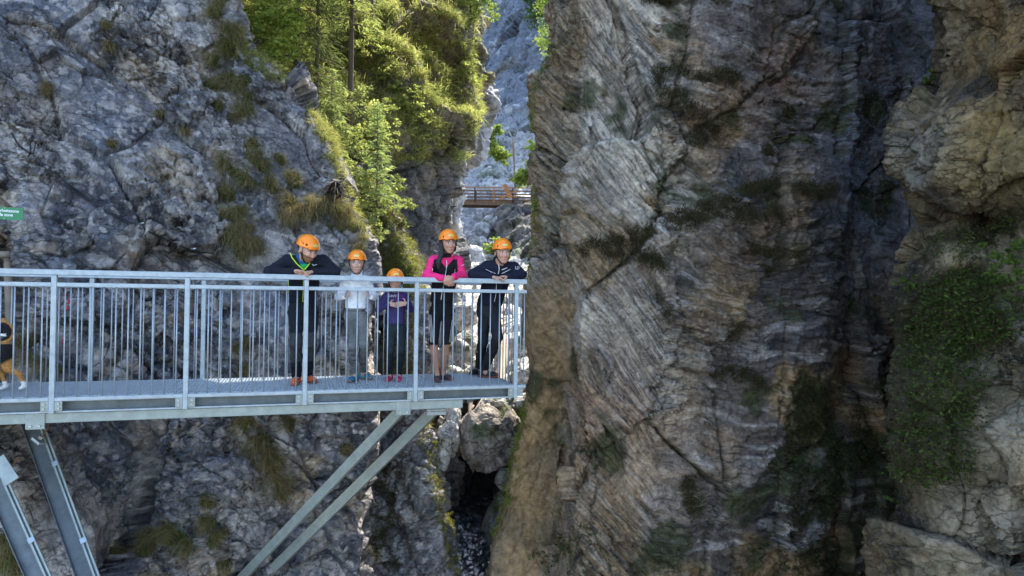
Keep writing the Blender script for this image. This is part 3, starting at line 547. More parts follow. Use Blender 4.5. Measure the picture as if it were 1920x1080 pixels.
# ---------------- sign, cables, cave timbers
def text_mesh(txt, size, align='CENTER'):
    cu = bpy.data.curves.new('t', 'FONT'); cu.body = txt; cu.size = size; cu.align_x = align; cu.extrude = .0008; cu.offset = size*.018
    o = bpy.data.objects.new('t', cu); COL.objects.link(o); dg = bpy.context.evaluated_depsgraph_get(); me = bpy.data.meshes.new_from_object(o.evaluated_get(dg)); bpy.data.objects.remove(o); return me
M['sign'] = var_mat('sign_green', (.005, .17, .055), .35, amp=.08, scale=5); M['white'] = var_mat('white_paint', (.8, .8, .78), .5, amp=.05)
sc_ = pix(9, 400, 7.95); s_ = bpy.data.objects.new('safety_sign', None); COL.objects.link(s_); s_.location = sc_; s_.rotation_euler = (0, math.radians(2), math.radians(4)); bpy.context.view_layer.update()
tag(s_, 'green sign reading Sicherheitszone safe zone on the grey rock at the left edge', 'sign')
m = MB(); m.box(Vector(sc_)+s_.matrix_world.to_3x3()@Vector((-.205, 0, -.072)), s_.matrix_world.to_3x3()@Vector((.41, 0, 0)), s_.matrix_world.to_3x3()@Vector((0, .004, 0)), s_.matrix_world.to_3x3()@Vector((0, 0, .144)), .001)
m.obj('panel', M['sign'], s_)
for t, z in (('Sicherheitszone', .016), ('safe zone', -.032)):
    me = text_mesh(t, .050); o = link('lettering', me, M['white'], s_); o.rotation_euler = (PI/2, 0, 0); o.location = (0, -.003, z)
m = MB()
for x in (-.0, .0): pass
for z in (.062, -.062): MB().tube([sc_+np.array([0, .02, z]), sc_+np.array([0, -.006, z])], .005, 6).obj('screw', M['bolt'], s_)
M['cable'] = var_mat('black_cable', (.02, .02, .024), .6, amp=.3); M['steelcable'] = var_mat('steel_cable', (.3, .32, .34), .4, .6)
def surf_line(pts, name='cliff_left', off=.03, sag=0):
    out = []
    for i in range(len(pts)-1):
        for t in np.linspace(0, 1, 9)[:-1 if i < len(pts)-2 else None]:
            px = pts[i][0]*(1-t)+pts[i+1][0]*t; py = pts[i][1]*(1-t)+pts[i+1][1]*t; p, n = at(name, px, py); dn = float(p@Fv)-off; out.append(pix(px, py, dn))
    out = np.array(out); dd = np.array([float(q@Fv) for q in out]); k = np.ones(5)/5; ds = np.convolve(np.pad(dd, 2, 'edge'), k, 'valid'); out = out*(np.minimum(ds, dd)/dd)[:, None]
    return out
for a, lab in ((0, 'black cable running down across the left cliff, upper of the pair'), (6, 'black cable running down across the left cliff, lower of the pair')):
    P_ = surf_line([(118, 338+a), (200, 395+a*.6), (262, 425+a*.3), (330, 458), (365, 472+a*.2), (470, 520+a)]); m = MB().tube(P_, .0085, 6); o = m.obj('safety_cable', M['cable'], None, True); tag(o, lab, 'cable', 'cables bolted to the left cliff')
for i, (px, py) in enumerate(((266, 418), (363, 466))):
    p = pix(px, py, float(at('cliff_left', px, py)[0]@Fv)-.05); m = MB().tube([p+np.array([0, .06, 0]), p], .012, 8); m.tube([p+np.array([-.03, 0, -.01]), p+np.array([.035, 0, .0])], .012, 6)
    o = m.obj('cable_clamp', M['bolt'], None, True); tag(o, ['bright steel clamp holding the cables in the middle of the cliff', 'bright steel clamp holding the cables just above the handrail'][i], 'clamp')
P_ = surf_line([(22, 250), (32, 268), (42, 278), (56, 287)], off=.05); m = MB().tube(P_, .012, 6); m.tube(surf_line([(60, 254), (57, 270), (57, 288)], off=.05), .010, 6); m.tube(surf_line([(63, 256), (66, 272), (62, 290), (75, 300), (92, 325), (94, 342)], off=.05), .006, 6)
tag(m.obj('climbing_sling', M['cable'], None, True), 'black climbing slings with karabiners hanging on the left cliff', 'sling')
M['log'] = var_mat('weathered_wood', (.21, .17, .13), .85, amp=.35, scale=10, bump=.004, bscale=40, stretch=(1, 1, 1)); M['logc'] = var_mat('cut_wood', (.42, .33, .23), .8, amp=.25, scale=14)
def log(p0, p1, r, label, name='log', grp=None, mat=None, seg=10, parent=None):
    p0, p1 = np.asarray(p0), np.asarray(p1); n = 7; pts = [p0+(p1-p0)*i/(n-1)+RNG.normal(0, r*.12, 3) for i in range(n)]
    o = MB().tube(pts, [r*(1+.1*RNG.normal()) for _ in pts], seg).obj(name, mat or M['log'], parent, True)
    if label: tag(o, label, 'log', grp)
    return o
log(pix(-60, 482, 8.0), pix(19, 476, 8.15), .045, 'horizontal grey log across the cave mouth above the handrail')
log(pix(17, 480, 8.3), pix(20, 700, 8.3), .05, 'upright wooden post standing in the cave mouth behind the railing', 'timber_post')
log(pix(-30, 432, 8.1), pix(5, 428, 8.1), .03, 'short pale log at the top of the cave mouth under the green sign')
# red paint marks sprayed on the rock behind the railing
M['red'] = var_mat('red_paint', (.45, .03, .05), .7, amp=.3, scale=40)
m = MB()
for px, py, L in ((122, 548, 14), (127, 566, 9), (124, 578, 9), (118, 640, 8), (119, 652, 7)):
    pts = surf_line([(px, py-L/2), (px+3, py), (px-1, py+L/2)], off=.012); m.tube(pts, .012, 5)
tag(m.obj('paint_mark', M['red'], None, True), 'red paint marks sprayed on the grey rock behind the railing', 'paint mark')
# ================================================================ PEOPLE (smooth-blended volumes meshed by surface nets)
class Vol:
    def __init__(s, lo, hi, h):
        s.h = h; s.lo = np.asarray(lo, np.float32); n = np.ceil((np.asarray(hi)-lo)/h).astype(int)+2; s.n = n; s.f = np.full(n, .08, np.float32)
    def _reg(s, a, b):
        i0 = np.clip(np.floor((a-s.lo)/s.h).astype(int)-1, 0, s.n-1); i1 = np.clip(np.ceil((b-s.lo)/s.h).astype(int)+2, 1, s.n)
        if (i1 <= i0).any(): return None, None
        g = [s.lo[k]+s.h*np.arange(i0[k], i1[k], dtype=np.float32) for k in range(3)]
        P = np.stack(np.meshgrid(*g, indexing='ij'), -1); return tuple(slice(i0[k], i1[k]) for k in range(3)), P
    def _put(s, sl, d, k, sub):
        f = s.f[sl]
        if sub: s.f[sl] = np.maximum(f, -d); return
        if k > 0:
            h = np.maximum(k-np.abs(f-d), 0)/k; s.f[sl] = np.minimum(f, d)-h*h*k*.25
        else: s.f[sl] = np.minimum(f, d)
    def cap(s, p0, p1, r0, r1=None, k=.02, flat=None, sub=False):
        r1 = r0 if r1 is None else r1; p0 = np.asarray(p0, np.float32); p1 = np.asarray(p1, np.float32); m = max(r0, r1)*(max(1, flat[1]) if flat else 1)+k+.02
        sl, P = s._reg(np.minimum(p0, p1)-m, np.maximum(p0, p1)+m)
        if sl is None: return s
        D = P-p0; ax = p1-p0
        if flat:
            a = np.asarray(flat[0], np.float32); a /= np.linalg.norm(a); q = (D@a)-0; t = np.clip((D@ax)/(ax@ax+1e-9), 0, 1); R = D-t[..., None]*ax; ra = R@a; R = R+a*(ra*(1/flat[1]-1))[..., None]
        else:
            t = np.clip((D@ax)/(ax@ax+1e-9), 0, 1); R = D-t[..., None]*ax
        s._put(sl, np.sqrt((R*R).sum(-1))-(r0+(r1-r0)*t), k, sub); return s
    def ell(s, c, B, r, k=.02, sub=False):
        """B rows: unit axes"""
        c = np.asarray(c, np.float32); B = np.asarray(B, np.float32); r = np.asarray(r, np.float32); m = r.max()+k+.02
        sl, P = s._reg(c-m, c+m)
        if sl is None: return s
        L = (P-c)@B.T; q = np.sqrt(((L/r)**2).sum(-1)); g = np.sqrt(((L/(r*r))**2).sum(-1))+1e-6; s._put(sl, (q-1)*q/g, k, sub); return s
    def cut(s, p, n):                       # remove the half space beyond p along n
        sl, P = s._reg(s.lo, s.lo+s.h*(s.n-1)); s.f[sl] = np.maximum(s.f[sl], ((P-np.asarray(p, np.float32))@np.asarray(n, np.float32))); return s
    def mesh(s):
        f = s.f; ins = f < 0; n = s.n; a = ins[:-1, :-1, :-1]; cnt = np.zeros(a.shape, np.int8)
        cor = [(i, j, k) for i in (0, 1) for j in (0, 1) for k in (0, 1)]
        for i, j, k in cor: cnt += ins[i:n[0]-1+i, j:n[1]-1+j, k:n[2]-1+k]
        C = np.argwhere((cnt > 0) & (cnt < 8)); idx = -np.ones(a.shape, np.int32); idx[tuple(C.T)] = np.arange(len(C))
        S = np.zeros((len(C), 3)); W = np.zeros(len(C))
        for c0 in cor:
            for ax in range(3):
                if c0[ax]: continue
                c1 = list(c0); c1[ax] = 1; A = f[tuple((C+c0).T)]; Bq = f[tuple((C+c1).T)]; m = (A < 0) != (Bq < 0); t = A/(A-Bq+1e-12)
                p = np.array(c0, float)+np.zeros((len(C), 3)); p[:, ax] += t; S[m] += p[m]; W[m] += 1
        V = s.lo+s.h*(C+S/np.maximum(W, 1)[:, None]); F = []
        for ax in range(3):
            b, c = (ax+1) % 3, (ax+2) % 3; sl0 = [slice(1, -1)]*3; sl1 = [slice(1, -1)]*3; sl0[ax] = slice(0, -1); sl1[ax] = slice(1, None)
            A = ins[tuple(sl0)]; Bq = ins[tuple(sl1)]; E = np.argwhere(A != Bq); off = np.ones(3, int); off[ax] = 0; E = E+off
            fl = ins[tuple(E.T)]; db = np.eye(3, dtype=int)[b]; dc = np.eye(3, dtype=int)[c]
            q = np.stack([idx[tuple((E-db-dc).T)], idx[tuple((E-dc).T)], idx[tuple(E.T)], idx[tuple((E-db).T)]], 1); q[~fl] = q[~fl][:, ::-1]; F.append(q)
        return V, np.concatenate(F)
def relax(V, F, it=2):
    for _ in range(it):
        S = np.zeros_like(V); c = np.zeros(len(V))
        for a in range(4):
            b = F[:, (a+1) % 4]; np.add.at(S, F[:, a], V[b]); np.add.at(c, F[:, a], 1); np.add.at(S, b, V[F[:, a]]); np.add.at(c, b, 1)
        V = V*.5+S/np.maximum(c, 1)[:, None]*.5
    return V
def vnorm(V, F):
    n = np.cross(V[F[:, 2]]-V[F[:, 0]], V[F[:, 3]]-V[F[:, 1]]); o = np.zeros_like(V)
    for a in range(4): np.add.at(o, F[:, a], n)
    return o/(np.linalg.norm(o, axis=1, keepdims=True)+1e-9)
M['skin'] = var_mat('skin', (.5, .3, .2), .5, amp=.08, scale=20, vcol=True); M['cloth'] = var_mat('fabric', (.1, .1, .1), .85, amp=.15, scale=30, bump=.002, bscale=45, vcol=True, spec=.2)
M['plastic'] = var_mat('helmet_shell', (1, .3, .0), .28, amp=.03, scale=5, vcol=True, spec=.5); M['dark'] = var_mat('black_webbing', (.012, .012, .014), .8, amp=.2, spec=.2); M['hair'] = var_mat('hair', (.02, .014, .012), .6, amp=.3, scale=60, stretch=(1, 1, .2))
M['shoe'] = var_mat('shoe_upper', (.1, .1, .1), .7, amp=.3, scale=50, bump=.002, vcol=True); M['lime'] = var_mat('lime_trim', (.5, .75, .03), .6, amp=.05); M['whitetrim'] = var_mat('white_trim', (.75, .75, .76), .6, amp=.05)
M['laces'] = var_mat('laces', (.5, .45, .2), .8, amp=.1)
def fin(vol, name, mat, parent, colf, wr=0, it=1, wf=9):
    V, F = vol.mesh(); V = relax(V, F, it)
    if wr:
        n = vnorm(V, F); w_ = 1-np.abs(noise(V*np.array([wf, wf, wf*1.7])+3, 301))*2.2; V = V+n*(wr*(w_+.5*noise(V*26, 302)))[:, None]
    cols = colf(V, vnorm(V, F)) if callable(colf) else np.tile(colf, (len(V), 1)); Wm = np.array(wmat(parent).inverted()) if parent is not None else np.eye(4)
    o = link(name, mesh_np(name, V@Wm[:3, :3].T+Wm[:3, 3], F, cols), mat, parent, True); o_V = V
    FRONT[o.name] = V; return o
FRONT = {}
def frame(f, up=(0, 0, 1), roll=0):
    f = np.asarray(f, float); f /= np.linalg.norm(f); s_ = np.cross(f, up); s_ /= np.linalg.norm(s_); u = np.cross(s_, f)
    c, q = math.cos(roll), math.sin(roll); s2 = s_*c+u*q; u2 = -s_*q+u*c; return np.array([s2, f, u2])        # rows side, forward, up
def on(o, px, py, off=.004):
    """point on the camera side of a built cloth mesh"""
    V = FRONT[o.name]; x, y, d = proj(V); q = np.hypot(x-px, y-py); m = q < 2.2
    if not m.any(): i = int(np.argmin(q)); return pix(px, py, d[i]-off)
    return pix(px, py, d[m].min()-off)
def trim(o, pts, r, mat, name='zip', per=5):
    P_ = []
    for i in range(len(pts)-1):
        for t in np.linspace(0, 1, per+1)[:-1 if i < len(pts)-2 else None]: P_.append(on(o, pts[i][0]*(1-t)+pts[i+1][0]*t, pts[i][1]*(1-t)+pts[i+1][1]*t))
    return MB().tube(P_, r, 5).obj(name, mat, o, True)
def hand(v, W, d, pn, th, s=1., curl=.35, k=.004, clasp=False, thumb=.6):
    """W wrist, d towards knuckles, pn palm normal, th thumb side"""
    d, pn, th = [np.asarray(a, float)/np.linalg.norm(a) for a in (d, pn, th)]; W = np.asarray(W)
    for o in (-.022, 0, .022): v.cap(W+d*.015*s+th*o*.6*s, W+d*.082*s+th*o*s, .017*s, .0145*s, k=.012*s)
    for i, (o, L) in enumerate(((.030, .068), (.010, .077), (-.010, .071), (-.030, .055))):
        p = W+d*(.084-.004*abs(i-1))*s+th*o*s; a = .15+curl*.35; L = L*s
        for j, l in enumerate((.46, .31, .23)):
            dd = d*math.cos(a)+pn*math.sin(a)+th*o*(1.2 if not clasp else 0); q = p+dd*L*l; v.cap(p, q, (.0092-.0008*j)*s, (.0086-.0009*j)*s, k=.003); p = q; a += curl*(1.0+.15*i)
    p = W+d*.025*s+th*.026*s; dd = d*(1-thumb)+th*thumb+pn*.25; dd /= np.linalg.norm(dd); q = p+dd*.04*s; v.cap(p, q, .0135*s, .011*s, k=.01*s); dd = d*(.9-thumb*.4)+th*thumb*.35+pn*.45; dd /= np.linalg.norm(dd); v.cap(q, q+dd*.032*s, .0105*s, .009*s, k=.004)
def head(v, C, Bf, s=1.0, female=False):
    S, Fw, U = Bf; L = lambda a, b, c: C+(S*a+Fw*b+U*c)*s
    v.ell(L(0, -.012, .035), Bf, np.array([.076, .096, .10])*s, k=.01); v.ell(L(0, .028, -.03), Bf, np.array([.060, .066, .078])*s, k=.03*s); v.ell(L(0, .058, -.090), Bf, np.array([.027, .024, .020])*s, k=.025*s)
    v.cap(L(0, .088, .012), L(0, .108, -.030), .008*s, .0125*s, k=.010*s); v.cap(L(-.010, .095, -.036), L(.010, .095, -.036), .008*s, k=.006*s)
    v.cap(L(-.045, .078, .030), L(.045, .078, .030), .012*s, k=.015*s)
    for q in (-1, 1):
        v.ell(L(q*.031, .098, .006), Bf, np.array([.017, .016, .011])*s, sub=True); v.ell(L(q*.031, .080, .006), Bf, np.array([.013, .012, .011])*s, k=.004)
        v.ell(L(q*.077, -.008, -.010), Bf, np.array([.010, .018, .031])*s, k=.006); v.ell(L(q*.035, .078, -.022), Bf, np.array([.020, .018, .018])*s, k=.02*s)
    v.cap(L(-.020, .089, -.064), L(.020, .089, -.064), .0085*s, k=.006*s)
def face_col(C, Bf, s, skin, lip, brow, iris=(.05, .04, .03), beard=None):
    def f(V, n):
        c = np.tile(np.array(skin), (len(V), 1)); L = ((V-C)@Bf.T)/s; x, y, z = L[:, 0], L[:, 1], L[:, 2]; ax = np.abs(x); inh = (np.abs(L).max(1) < .2)
        c = mixc(c, np.array(skin)*np.array([1.1, .80, .78]), .6*np.exp(-(((ax-.040)/.02)**2+((z+.03)/.02)**2))*(y > .03)*inh)
        if beard is not None:
            m = inh & (y > -.005) & (z < -.032-.25*np.clip(.06-ax, 0, .03)+.002) & (z > -.13) & ~((np.hypot(x/1.6, z+.066) < .010)); m2 = inh & (y > .06) & (z < -.046) & (z > -.125); c = mixc(c, beard, .9*(m | m2))
        c = mixc(c, lip, .85*np.exp(-((x/.024)**2+((z+.064)/.0075)**2)**2)*(y > .06)*inh)
        c = mixc(c, np.array(brow), .9*(inh & (y > .05) & (ax > .010) & (ax < .055) & (np.abs(z-.030-.15*(ax-.03)*(ax < .03)) < .0065)))
        e = inh & (y > .06) & (np.hypot((ax-.031)/1.7, z-.006) < .0078); c = mixc(c, np.array([.55, .5, .47]), e*.9); e2 = inh & (y > .06) & (np.hypot(ax-.031, z-.006) < .0072); c = mixc(c, np.array(iris), e2*1.); e3 = inh & (y > .06) & (np.abs(z-.0145) < .003) & (np.abs(ax-.031) < .016); c = mixc(c, np.array([.03, .02, .02]), e3*.8)
        c = mixc(c, np.array(skin)*.45, .7*np.exp(-((ax-.008)/.004)**2-((z+.043)/.004)**2)*(y > .08)*inh); return c
    return f
def helmet(C, Bf, s, parent, tilt=.0, strap=True):
    S, Fw, U = Bf; L = lambda a, b, c: C+(S*a+Fw*b+U*c)*s; v = Vol(C-.2, C+.25, .0045)
    v.ell(L(0, -.006, .040), Bf, np.array([.104, .126, .118])*s, k=0); nrm = -U*.985+Fw*(.10+tilt); v.cut(L(0, .0, .036), nrm/np.linalg.norm(nrm))
    v.cap(L(-.045, .088, .040), L(.045, .088, .040), .012*s, k=.02); v.ell(L(0, -.006, .030), Bf, np.array([.095, .117, .111])*s, sub=True)
    for q in (-1, 1):
        v.ell(L(q*.088, .062, .078), Bf, np.array([.020, .014, .017])*s, sub=True)
        for a, b, c in ((.098, .020, .075), (.098, -.008, .088), (.094, -.030, .110), (.094, .012, .105)): v.ell(L(q*a, b, c), Bf, np.array([.014, .010, .009])*s, sub=True)
    def cf(V, n):
        c = np.tile(np.array([.90, .235, .008]), (len(V), 1)); q = ((V-C)@Bf.T)/s; fr = q[:, 1] > .05
        c = mixc(c, np.array([.62, .66, .25]), .95*(fr & (((q[:, 0]-.004)/.030)**2+((q[:, 2]-.088)/.0105)**2 < 1))); c = mixc(c, np.array([.30, .45, .06]), .8*(fr & (((q[:, 0]-.004)/.020)**2+((q[:, 2]-.088)/.0045)**2 < 1))); return mixc(c, np.array([.05, .02, .01]), .8*(fr & (np.abs(q[:, 0]-.004) < .013) & (np.abs(q[:, 2]-.070) < .0032)))
    h_ = fin(v, 'helmet', M['plastic'], parent, cf, it=2)
    w_ = Vol(C-.2, C+.25, .006); w_.ell(L(0, -.006, .032), Bf, np.array([.093, .115, .108])*s, k=0); nr = -U*.985+Fw*.10; w_.cut(L(0, 0, .032), nr/np.linalg.norm(nr)); fin(w_, 'helmet_liner', M['dark'], h_, (.015, .015, .015))
    if strap:
        for q in (-1, 1): MB().tube([L(q*.088, .030, .045), L(q*.078, .030, -.02), L(q*.066, .030, -.060), L(q*.034, .048, -.108), L(0, .05, -.119)], .0048*s, 6).obj('chin_strap', M['dark'], h_, True); MB().tube([L(q*.09, -.05, .045), L(q*.084, -.01, -.01), L(q*.070, .026, -.050)], .0042*s, 6).obj('side_strap', M['dark'], h_, True)
    return h_
def shoe(parent, ank, dirv, s, up, sole, sock, lace=(.5, .5, .4)):
    d = np.asarray(dirv, float); d[2] = 0; d /= np.linalg.norm(d); a = np.array([ank[0], ank[1], BO[2]]); z = np.array([0, 0, 1.]); sd = np.cross(d, z)
    v = Vol(a-.24*s-.05, a+.26*s+.05, .0055)
    v.cap(a-d*.045*s+z*.045*s, a+d*.10*s+z*.034*s, .040*s, .034*s, k=.02); v.cap(a+d*.10*s+z*.036*s, a+d*.165*s+z*.030*s, .040*s, .028*s, k=.02, flat=(z, .8)); v.cap(a+z*.04*s-d*.02*s, a+z*.105*s-d*.015*s, .040*s, .041*s, k=.02); v.cap(a+z*.09*s-d*.02*s, a+z*.125*s-d*.02*s, .038*s, k=.01); v.cut(a+z*.012, -z)
    def cf(V, n):
        c = np.tile(np.array(up), (len(V), 1)); q = V-a; t = q@d; h = q[:, 2]/s; c = mixc(c, np.array(sock), .9*((h > .085) | ((np.abs(t/s-.05) < .012) & (h > .03)))); return mixc(c, np.array(sole), .9*((t/s > .15) & (h < .045)))
    o = fin(v, 'shoe', M['shoe'], parent, cf)
    w_ = Vol(a-.24*s-.05, a+.26*s+.05, .0055); w_.cap(a-d*.05*s+z*.012, a+d*.05*s+z*.012, .042*s, .038*s, k=.02, flat=(z, .35)); w_.cap(a+d*.05*s+z*.012, a+d*.15*s+z*.012, .038*s, .042*s, k=.02, flat=(z, .33)); w_.cut(a+z*.0005, -z); fin(w_, 'sole', M['shoe'], o, tuple(sole))
    m = MB()
    for i in range(4):
        t = .035+.024*i; c = a+d*t*s+z*(.088-.0105*i)*s; m.tube([c-sd*.022*s-z*.012, c+z*.003, c+sd*.022*s-z*.012], .0032, 5)
    m.obj('laces', var_mat('laces', lace, .8, amp=.1), o); return o
def vfoot(px, py):
    lo, hi = -.5, 2.5
    for _ in range(40):
        m = (lo+hi)/2
        if bq(px, py, m)[1] < 0: hi = m      # beyond the deck surface
        else: lo = m
    return (lo+hi)/2
CAMD = -bv; RT = bu; UP = np.array([0, 0, 1.])
def person(label, group, J, s, head_f, roll, skin, hair, top, legs, shoes, hands, face, hs=1.0, build=1.0, top_col=None, leg_col=None, sleeve_to_wrist=True, calf_bare=False, hem=None, beard=None, female=False):
    """J: joint -> (px,py,v). builds body, top, trousers, shoes, helmet"""
    W = {k: Q(*p) for k, p in J.items()}
    fl, fr_ = W['ankL'], W['ankR']; root = empty('person', (float((fl[0]+fr_[0])/2), float((fl[1]+fr_[1])/2), float(BO[2])), label, 'person', group)
    C = W['head']; Bf = frame(head_f, roll=roll); lo = np.min(list(W.values()), 0)-.22; hi = np.max(list(W.values()), 0)+.22; b = s*build
    v = Vol(lo, hi, .0052)
    nk = W['neck']; pel = W['pel']; ch = (W['shL']+W['shR'])/2
    v.cap(ch-UP*.05*s, pel-UP*.02, .076*b, .062*b, k=.02, flat=(RT, 1.15)); v.cap(nk-UP*.02*s, C-Bf[2]*.05*hs-Bf[1]*.015*hs, .052*hs*build, .050*hs*build, k=.02)
    for q in 'LR':
        v.cap(ch, W['sh'+q], .05*b, k=.03); v.cap(W['sh'+q], W['elb'+q], .038*b, .031*b, k=.02); v.cap(W['elb'+q], W['wri'+q], .031*b, .023*s, k=.012)
        v.cap(W['hip'+q], W['kne'+q], .062*b, .046*b, k=.03); kn, an = W['kne'+q], W['ank'+q]; m = kn*.68+an*.32+bv*.018*s; v.cap(kn, m, .043*b, .050*b, k=.02); v.cap(m, an, .049*b, .031*s, k=.02)
        v.cap(an, an-UP*.03+CAMD*.03, .03*s, k=.01)
    head(v, C, Bf, hs, female)
    for h_ in hands: hand(v, **h_)
    body = fin(v, 'body', M['skin'], root, face_col(C, Bf, hs, skin, face[0], face[1], face[2] if len(face) > 2 else (.05, .04, .03), beard), it=1)
    # top
    v = Vol(lo, hi, .0062); tk = top['t']
    hemP = W['hem']; v.cap(ch-UP*.045*s+bv*.01, (ch+hemP)/2, (.098+tk)*b, (.092+tk)*b, k=.05, flat=(RT, top.get('w', 1.32))); v.cap((ch+hemP)/2, hemP, (.092+tk)*b, (.094+tk)*b*top.get('flare', 1), k=.04, flat=(RT, top.get('w', 1.32)))
    v.cap(nk-UP*.03*s, nk+UP*.012*s+top.get('coll', 0)*UP, .062*s+tk, (.060+tk*.6)*s+top.get('cw', 0), k=.03)
    for q in 'LR':
        v.cap(ch-UP*.01, W['sh'+q], .055*b, (.052+tk)*b, k=.05); v.cap(W['sh'+q], W['elb'+q], (.052+tk)*b, (.040+tk)*b, k=.03); v.cap(W['elb'+q], W['wri'+q]*.97+W['elb'+q]*.03, (.041+tk)*b, (.029+tk*.5)*b, k=.02)
    v.cut(hemP-UP*.0, -UP); v.cap(C-Bf[2]*.02, nk+UP*.03*s+CAMD*.02, .05*hs, .046*s, sub=True)
    t_ = fin(v, top['name'], M['cloth'], root, top_col, wr=top.get('wr', .006), it=1)
    # trousers
    v = Vol(lo, hi, .0062); lk = legs['t']; ww = W['hem']+UP*.05*s
    v.cap(ww, pel-UP*.03*s, (.090+lk)*b, (.093+lk)*b, k=.04, flat=(RT, 1.35))
    for q in 'LR':
        kn, an = W['kne'+q], W['ank'+q]; v.cap(W['hip'+q], kn, (.073+lk)*b, (.052+lk)*b*legs.get('knee', 1), k=.035)
        if calf_bare: v.cap(kn, kn*.9+an*.1, (.052+lk)*b, (.052+lk)*b, k=.02)
        else: m = kn*.6+an*.4+bv*.012; v.cap(kn, m, (.051+lk)*b, (.053+lk)*b, k=.02); v.cap(m, an+UP*.012, (.052+lk)*b, (.040+lk*legs.get('cuff', 1.))*b, k=.02)
    if calf_bare: v.cut((W['kneL']*.93+W['ankL']*.07), -UP)
    l_ = fin(v, legs['name'], M['cloth'], root, leg_col, wr=legs.get('wr', .006), wf=legs.get('wf', 9))
    for q, sh in zip('LR', shoes): shoe(root, W['ank'+q], sh['d'], sh.get('s', s), sh['up'], sh['sole'], sh['sock'], sh.get('lace', (.4, .4, .35)))
    hm = helmet(C, Bf, hs, root)
    return root, body, t_, l_, C, Bf, W
def cshade(base, n2=None, amp=.12):
    base = np.array(base)
    return lambda V, n: np.tile(base, (len(V), 1))*(1+amp*noise(V*14, 311))[:, None]
NAVY = np.array([.010, .012, .020])
def J_(d): return d
def tri(px, py, A, B_, C_):
    def sg(a, b): return (px-b[0])*(a[1]-b[1])-(a[0]-b[0])*(py-b[1])
    s1, s2, s3 = sg(A, B_), sg(B_, C_), sg(C_, A); return ((s1 >= 0) & (s2 >= 0) & (s3 >= 0)) | ((s1 <= 0) & (s2 <= 0) & (s3 <= 0))
# ---- bearded man
def c1(V, n):
    c = np.tile(NAVY, (len(V), 1)); x, y, d = proj(V); fr = (n@CAMD) > -.2
    c = mixc(c, np.array([.012, .09, .19]), 1.0*(fr & tri(x, y, (549, 470), (592, 462), (570, 506)))); return mixc(c, np.array([.02, .30, .10]), 1.0*(fr & tri(x, y, (562, 495), (578, 495), (570, 508))))
def l1(V, n):
    c = np.tile(np.array([.012, .014, .018]), (len(V), 1)); h = V[:, 2]-BO[2]; return mixc(c, np.array([.042, .042, .045]), 1.*((h > .24+.03*noise(V*5, 5)) & (h < .56)))
va, vb = vfoot(556, 719), vfoot(578, 716)
J = dict(head=(576, 469, -.02), neck=(572, 489, .07), shL=(540, 490, .12), shR=(606, 490, .12), elbL=(505, 509, .03), elbR=(629, 509, .03), wriL=(551, 509, -.02), wriR=(588, 509, -.0), pel=(568, 577, .33), hem=(568, 567, .30),
         hipL=(556, 585, .33), hipR=(583, 585, .35), kneL=(555, 645, .22), kneR=(582, 645, .30), ankL=(556, 704, va), ankR=(577, 704, vb))
R1 = person('bearded man in black jacket with lime zip, folded arms on the handrail', None, J, 1.0, RT*.62+CAMD*.75-UP*.42, 0, (.52, .29, .20), None, dict(name='jacket', t=.006, coll=.02, cw=.008, wr=.007), dict(name='trousers', t=.004, cuff=2.2), 
    [dict(d=CAMD-RT*.15, up=(.80, .13, .03), sole=(.45, .12, .06), sock=(.03, .05, .16), s=1.02), dict(d=CAMD+RT*.5, up=(.70, .12, .03), sole=(.25, .1, .07), sock=(.03, .05, .16), s=1.0)],
    [dict(W=Q(551, 509, -.025), d=RT*.93-UP*.12+CAMD*.25, pn=-UP*.9+CAMD*.5, th=CAMD*.7+UP*.4-bu*0, s=.98, curl=.35), dict(W=Q(589, 510, .0), d=-RT*.95+CAMD*.15-UP*.05, pn=-UP, th=CAMD, s=.95, curl=.15)],
    [(.45, .18, .14), (.10, .05, .025)], hs=1.02, build=1.04, top_col=c1, leg_col=l1, beard=np.array([.17, .075, .03]))
t_ = R1[2]; trim(t_, [(544, 474), (547, 482), (556, 494), (570, 507)], .0052, M['lime']); trim(t_, [(591, 468), (587, 482), (580, 495), (570, 507)], .0052, M['lime']); trim(t_, [(570, 507), (569, 530), (568, 566)], .0045, M['lime']); trim(t_, [(540, 526), (541, 536), (540, 549)], .0035, M['lime'], 'pocket_zip')
trim(t_, [(585, 495), (588, 498), (590, 497), (594, 496)], .0035, M['whitetrim'], 'logo')
# ---- boy in white
def l2(V, n):
    c = np.tile(np.array([.15, .16, .165]), (len(V), 1))*(1+.5*noise(V*np.array([9, 9, 5]), 7))[:, None]; h = V[:, 2]-BO[2]; return mixc(c, np.array([.05, .05, .05]), .7*(np.abs(h-.79) < .006))
va, vb = vfoot(662, 715), vfoot(681, 710); gu = [bq(652.4, 552, -.026), bq(689.5, 552, -.026)]; gL, gR = [Bw(a, -.026, b) for a, b in gu]
J = dict(head=(669, 494, .10), neck=(669, 514, .15), shL=(650, 527, .17), shR=(687, 527, .17), elbL=(635, 556, .22), elbR=(701, 556, .22), wriL=(646, 557, .06), wriR=(696, 557, .06), pel=(667, 588, .22), hem=(667, 578, .20),
         hipL=(657, 594, .22), hipR=(678, 594, .22), kneL=(661, 648, .20), kneR=(682, 645, .20), ankL=(665, 699, va), ankR=(680, 697, vb))
def grip(W, q):
    return dict(W=W, d=UP*.25+CAMD*.95-RT*q*.1, pn=RT*q*-1, th=UP, s=.72, curl=1.15, thumb=.95)
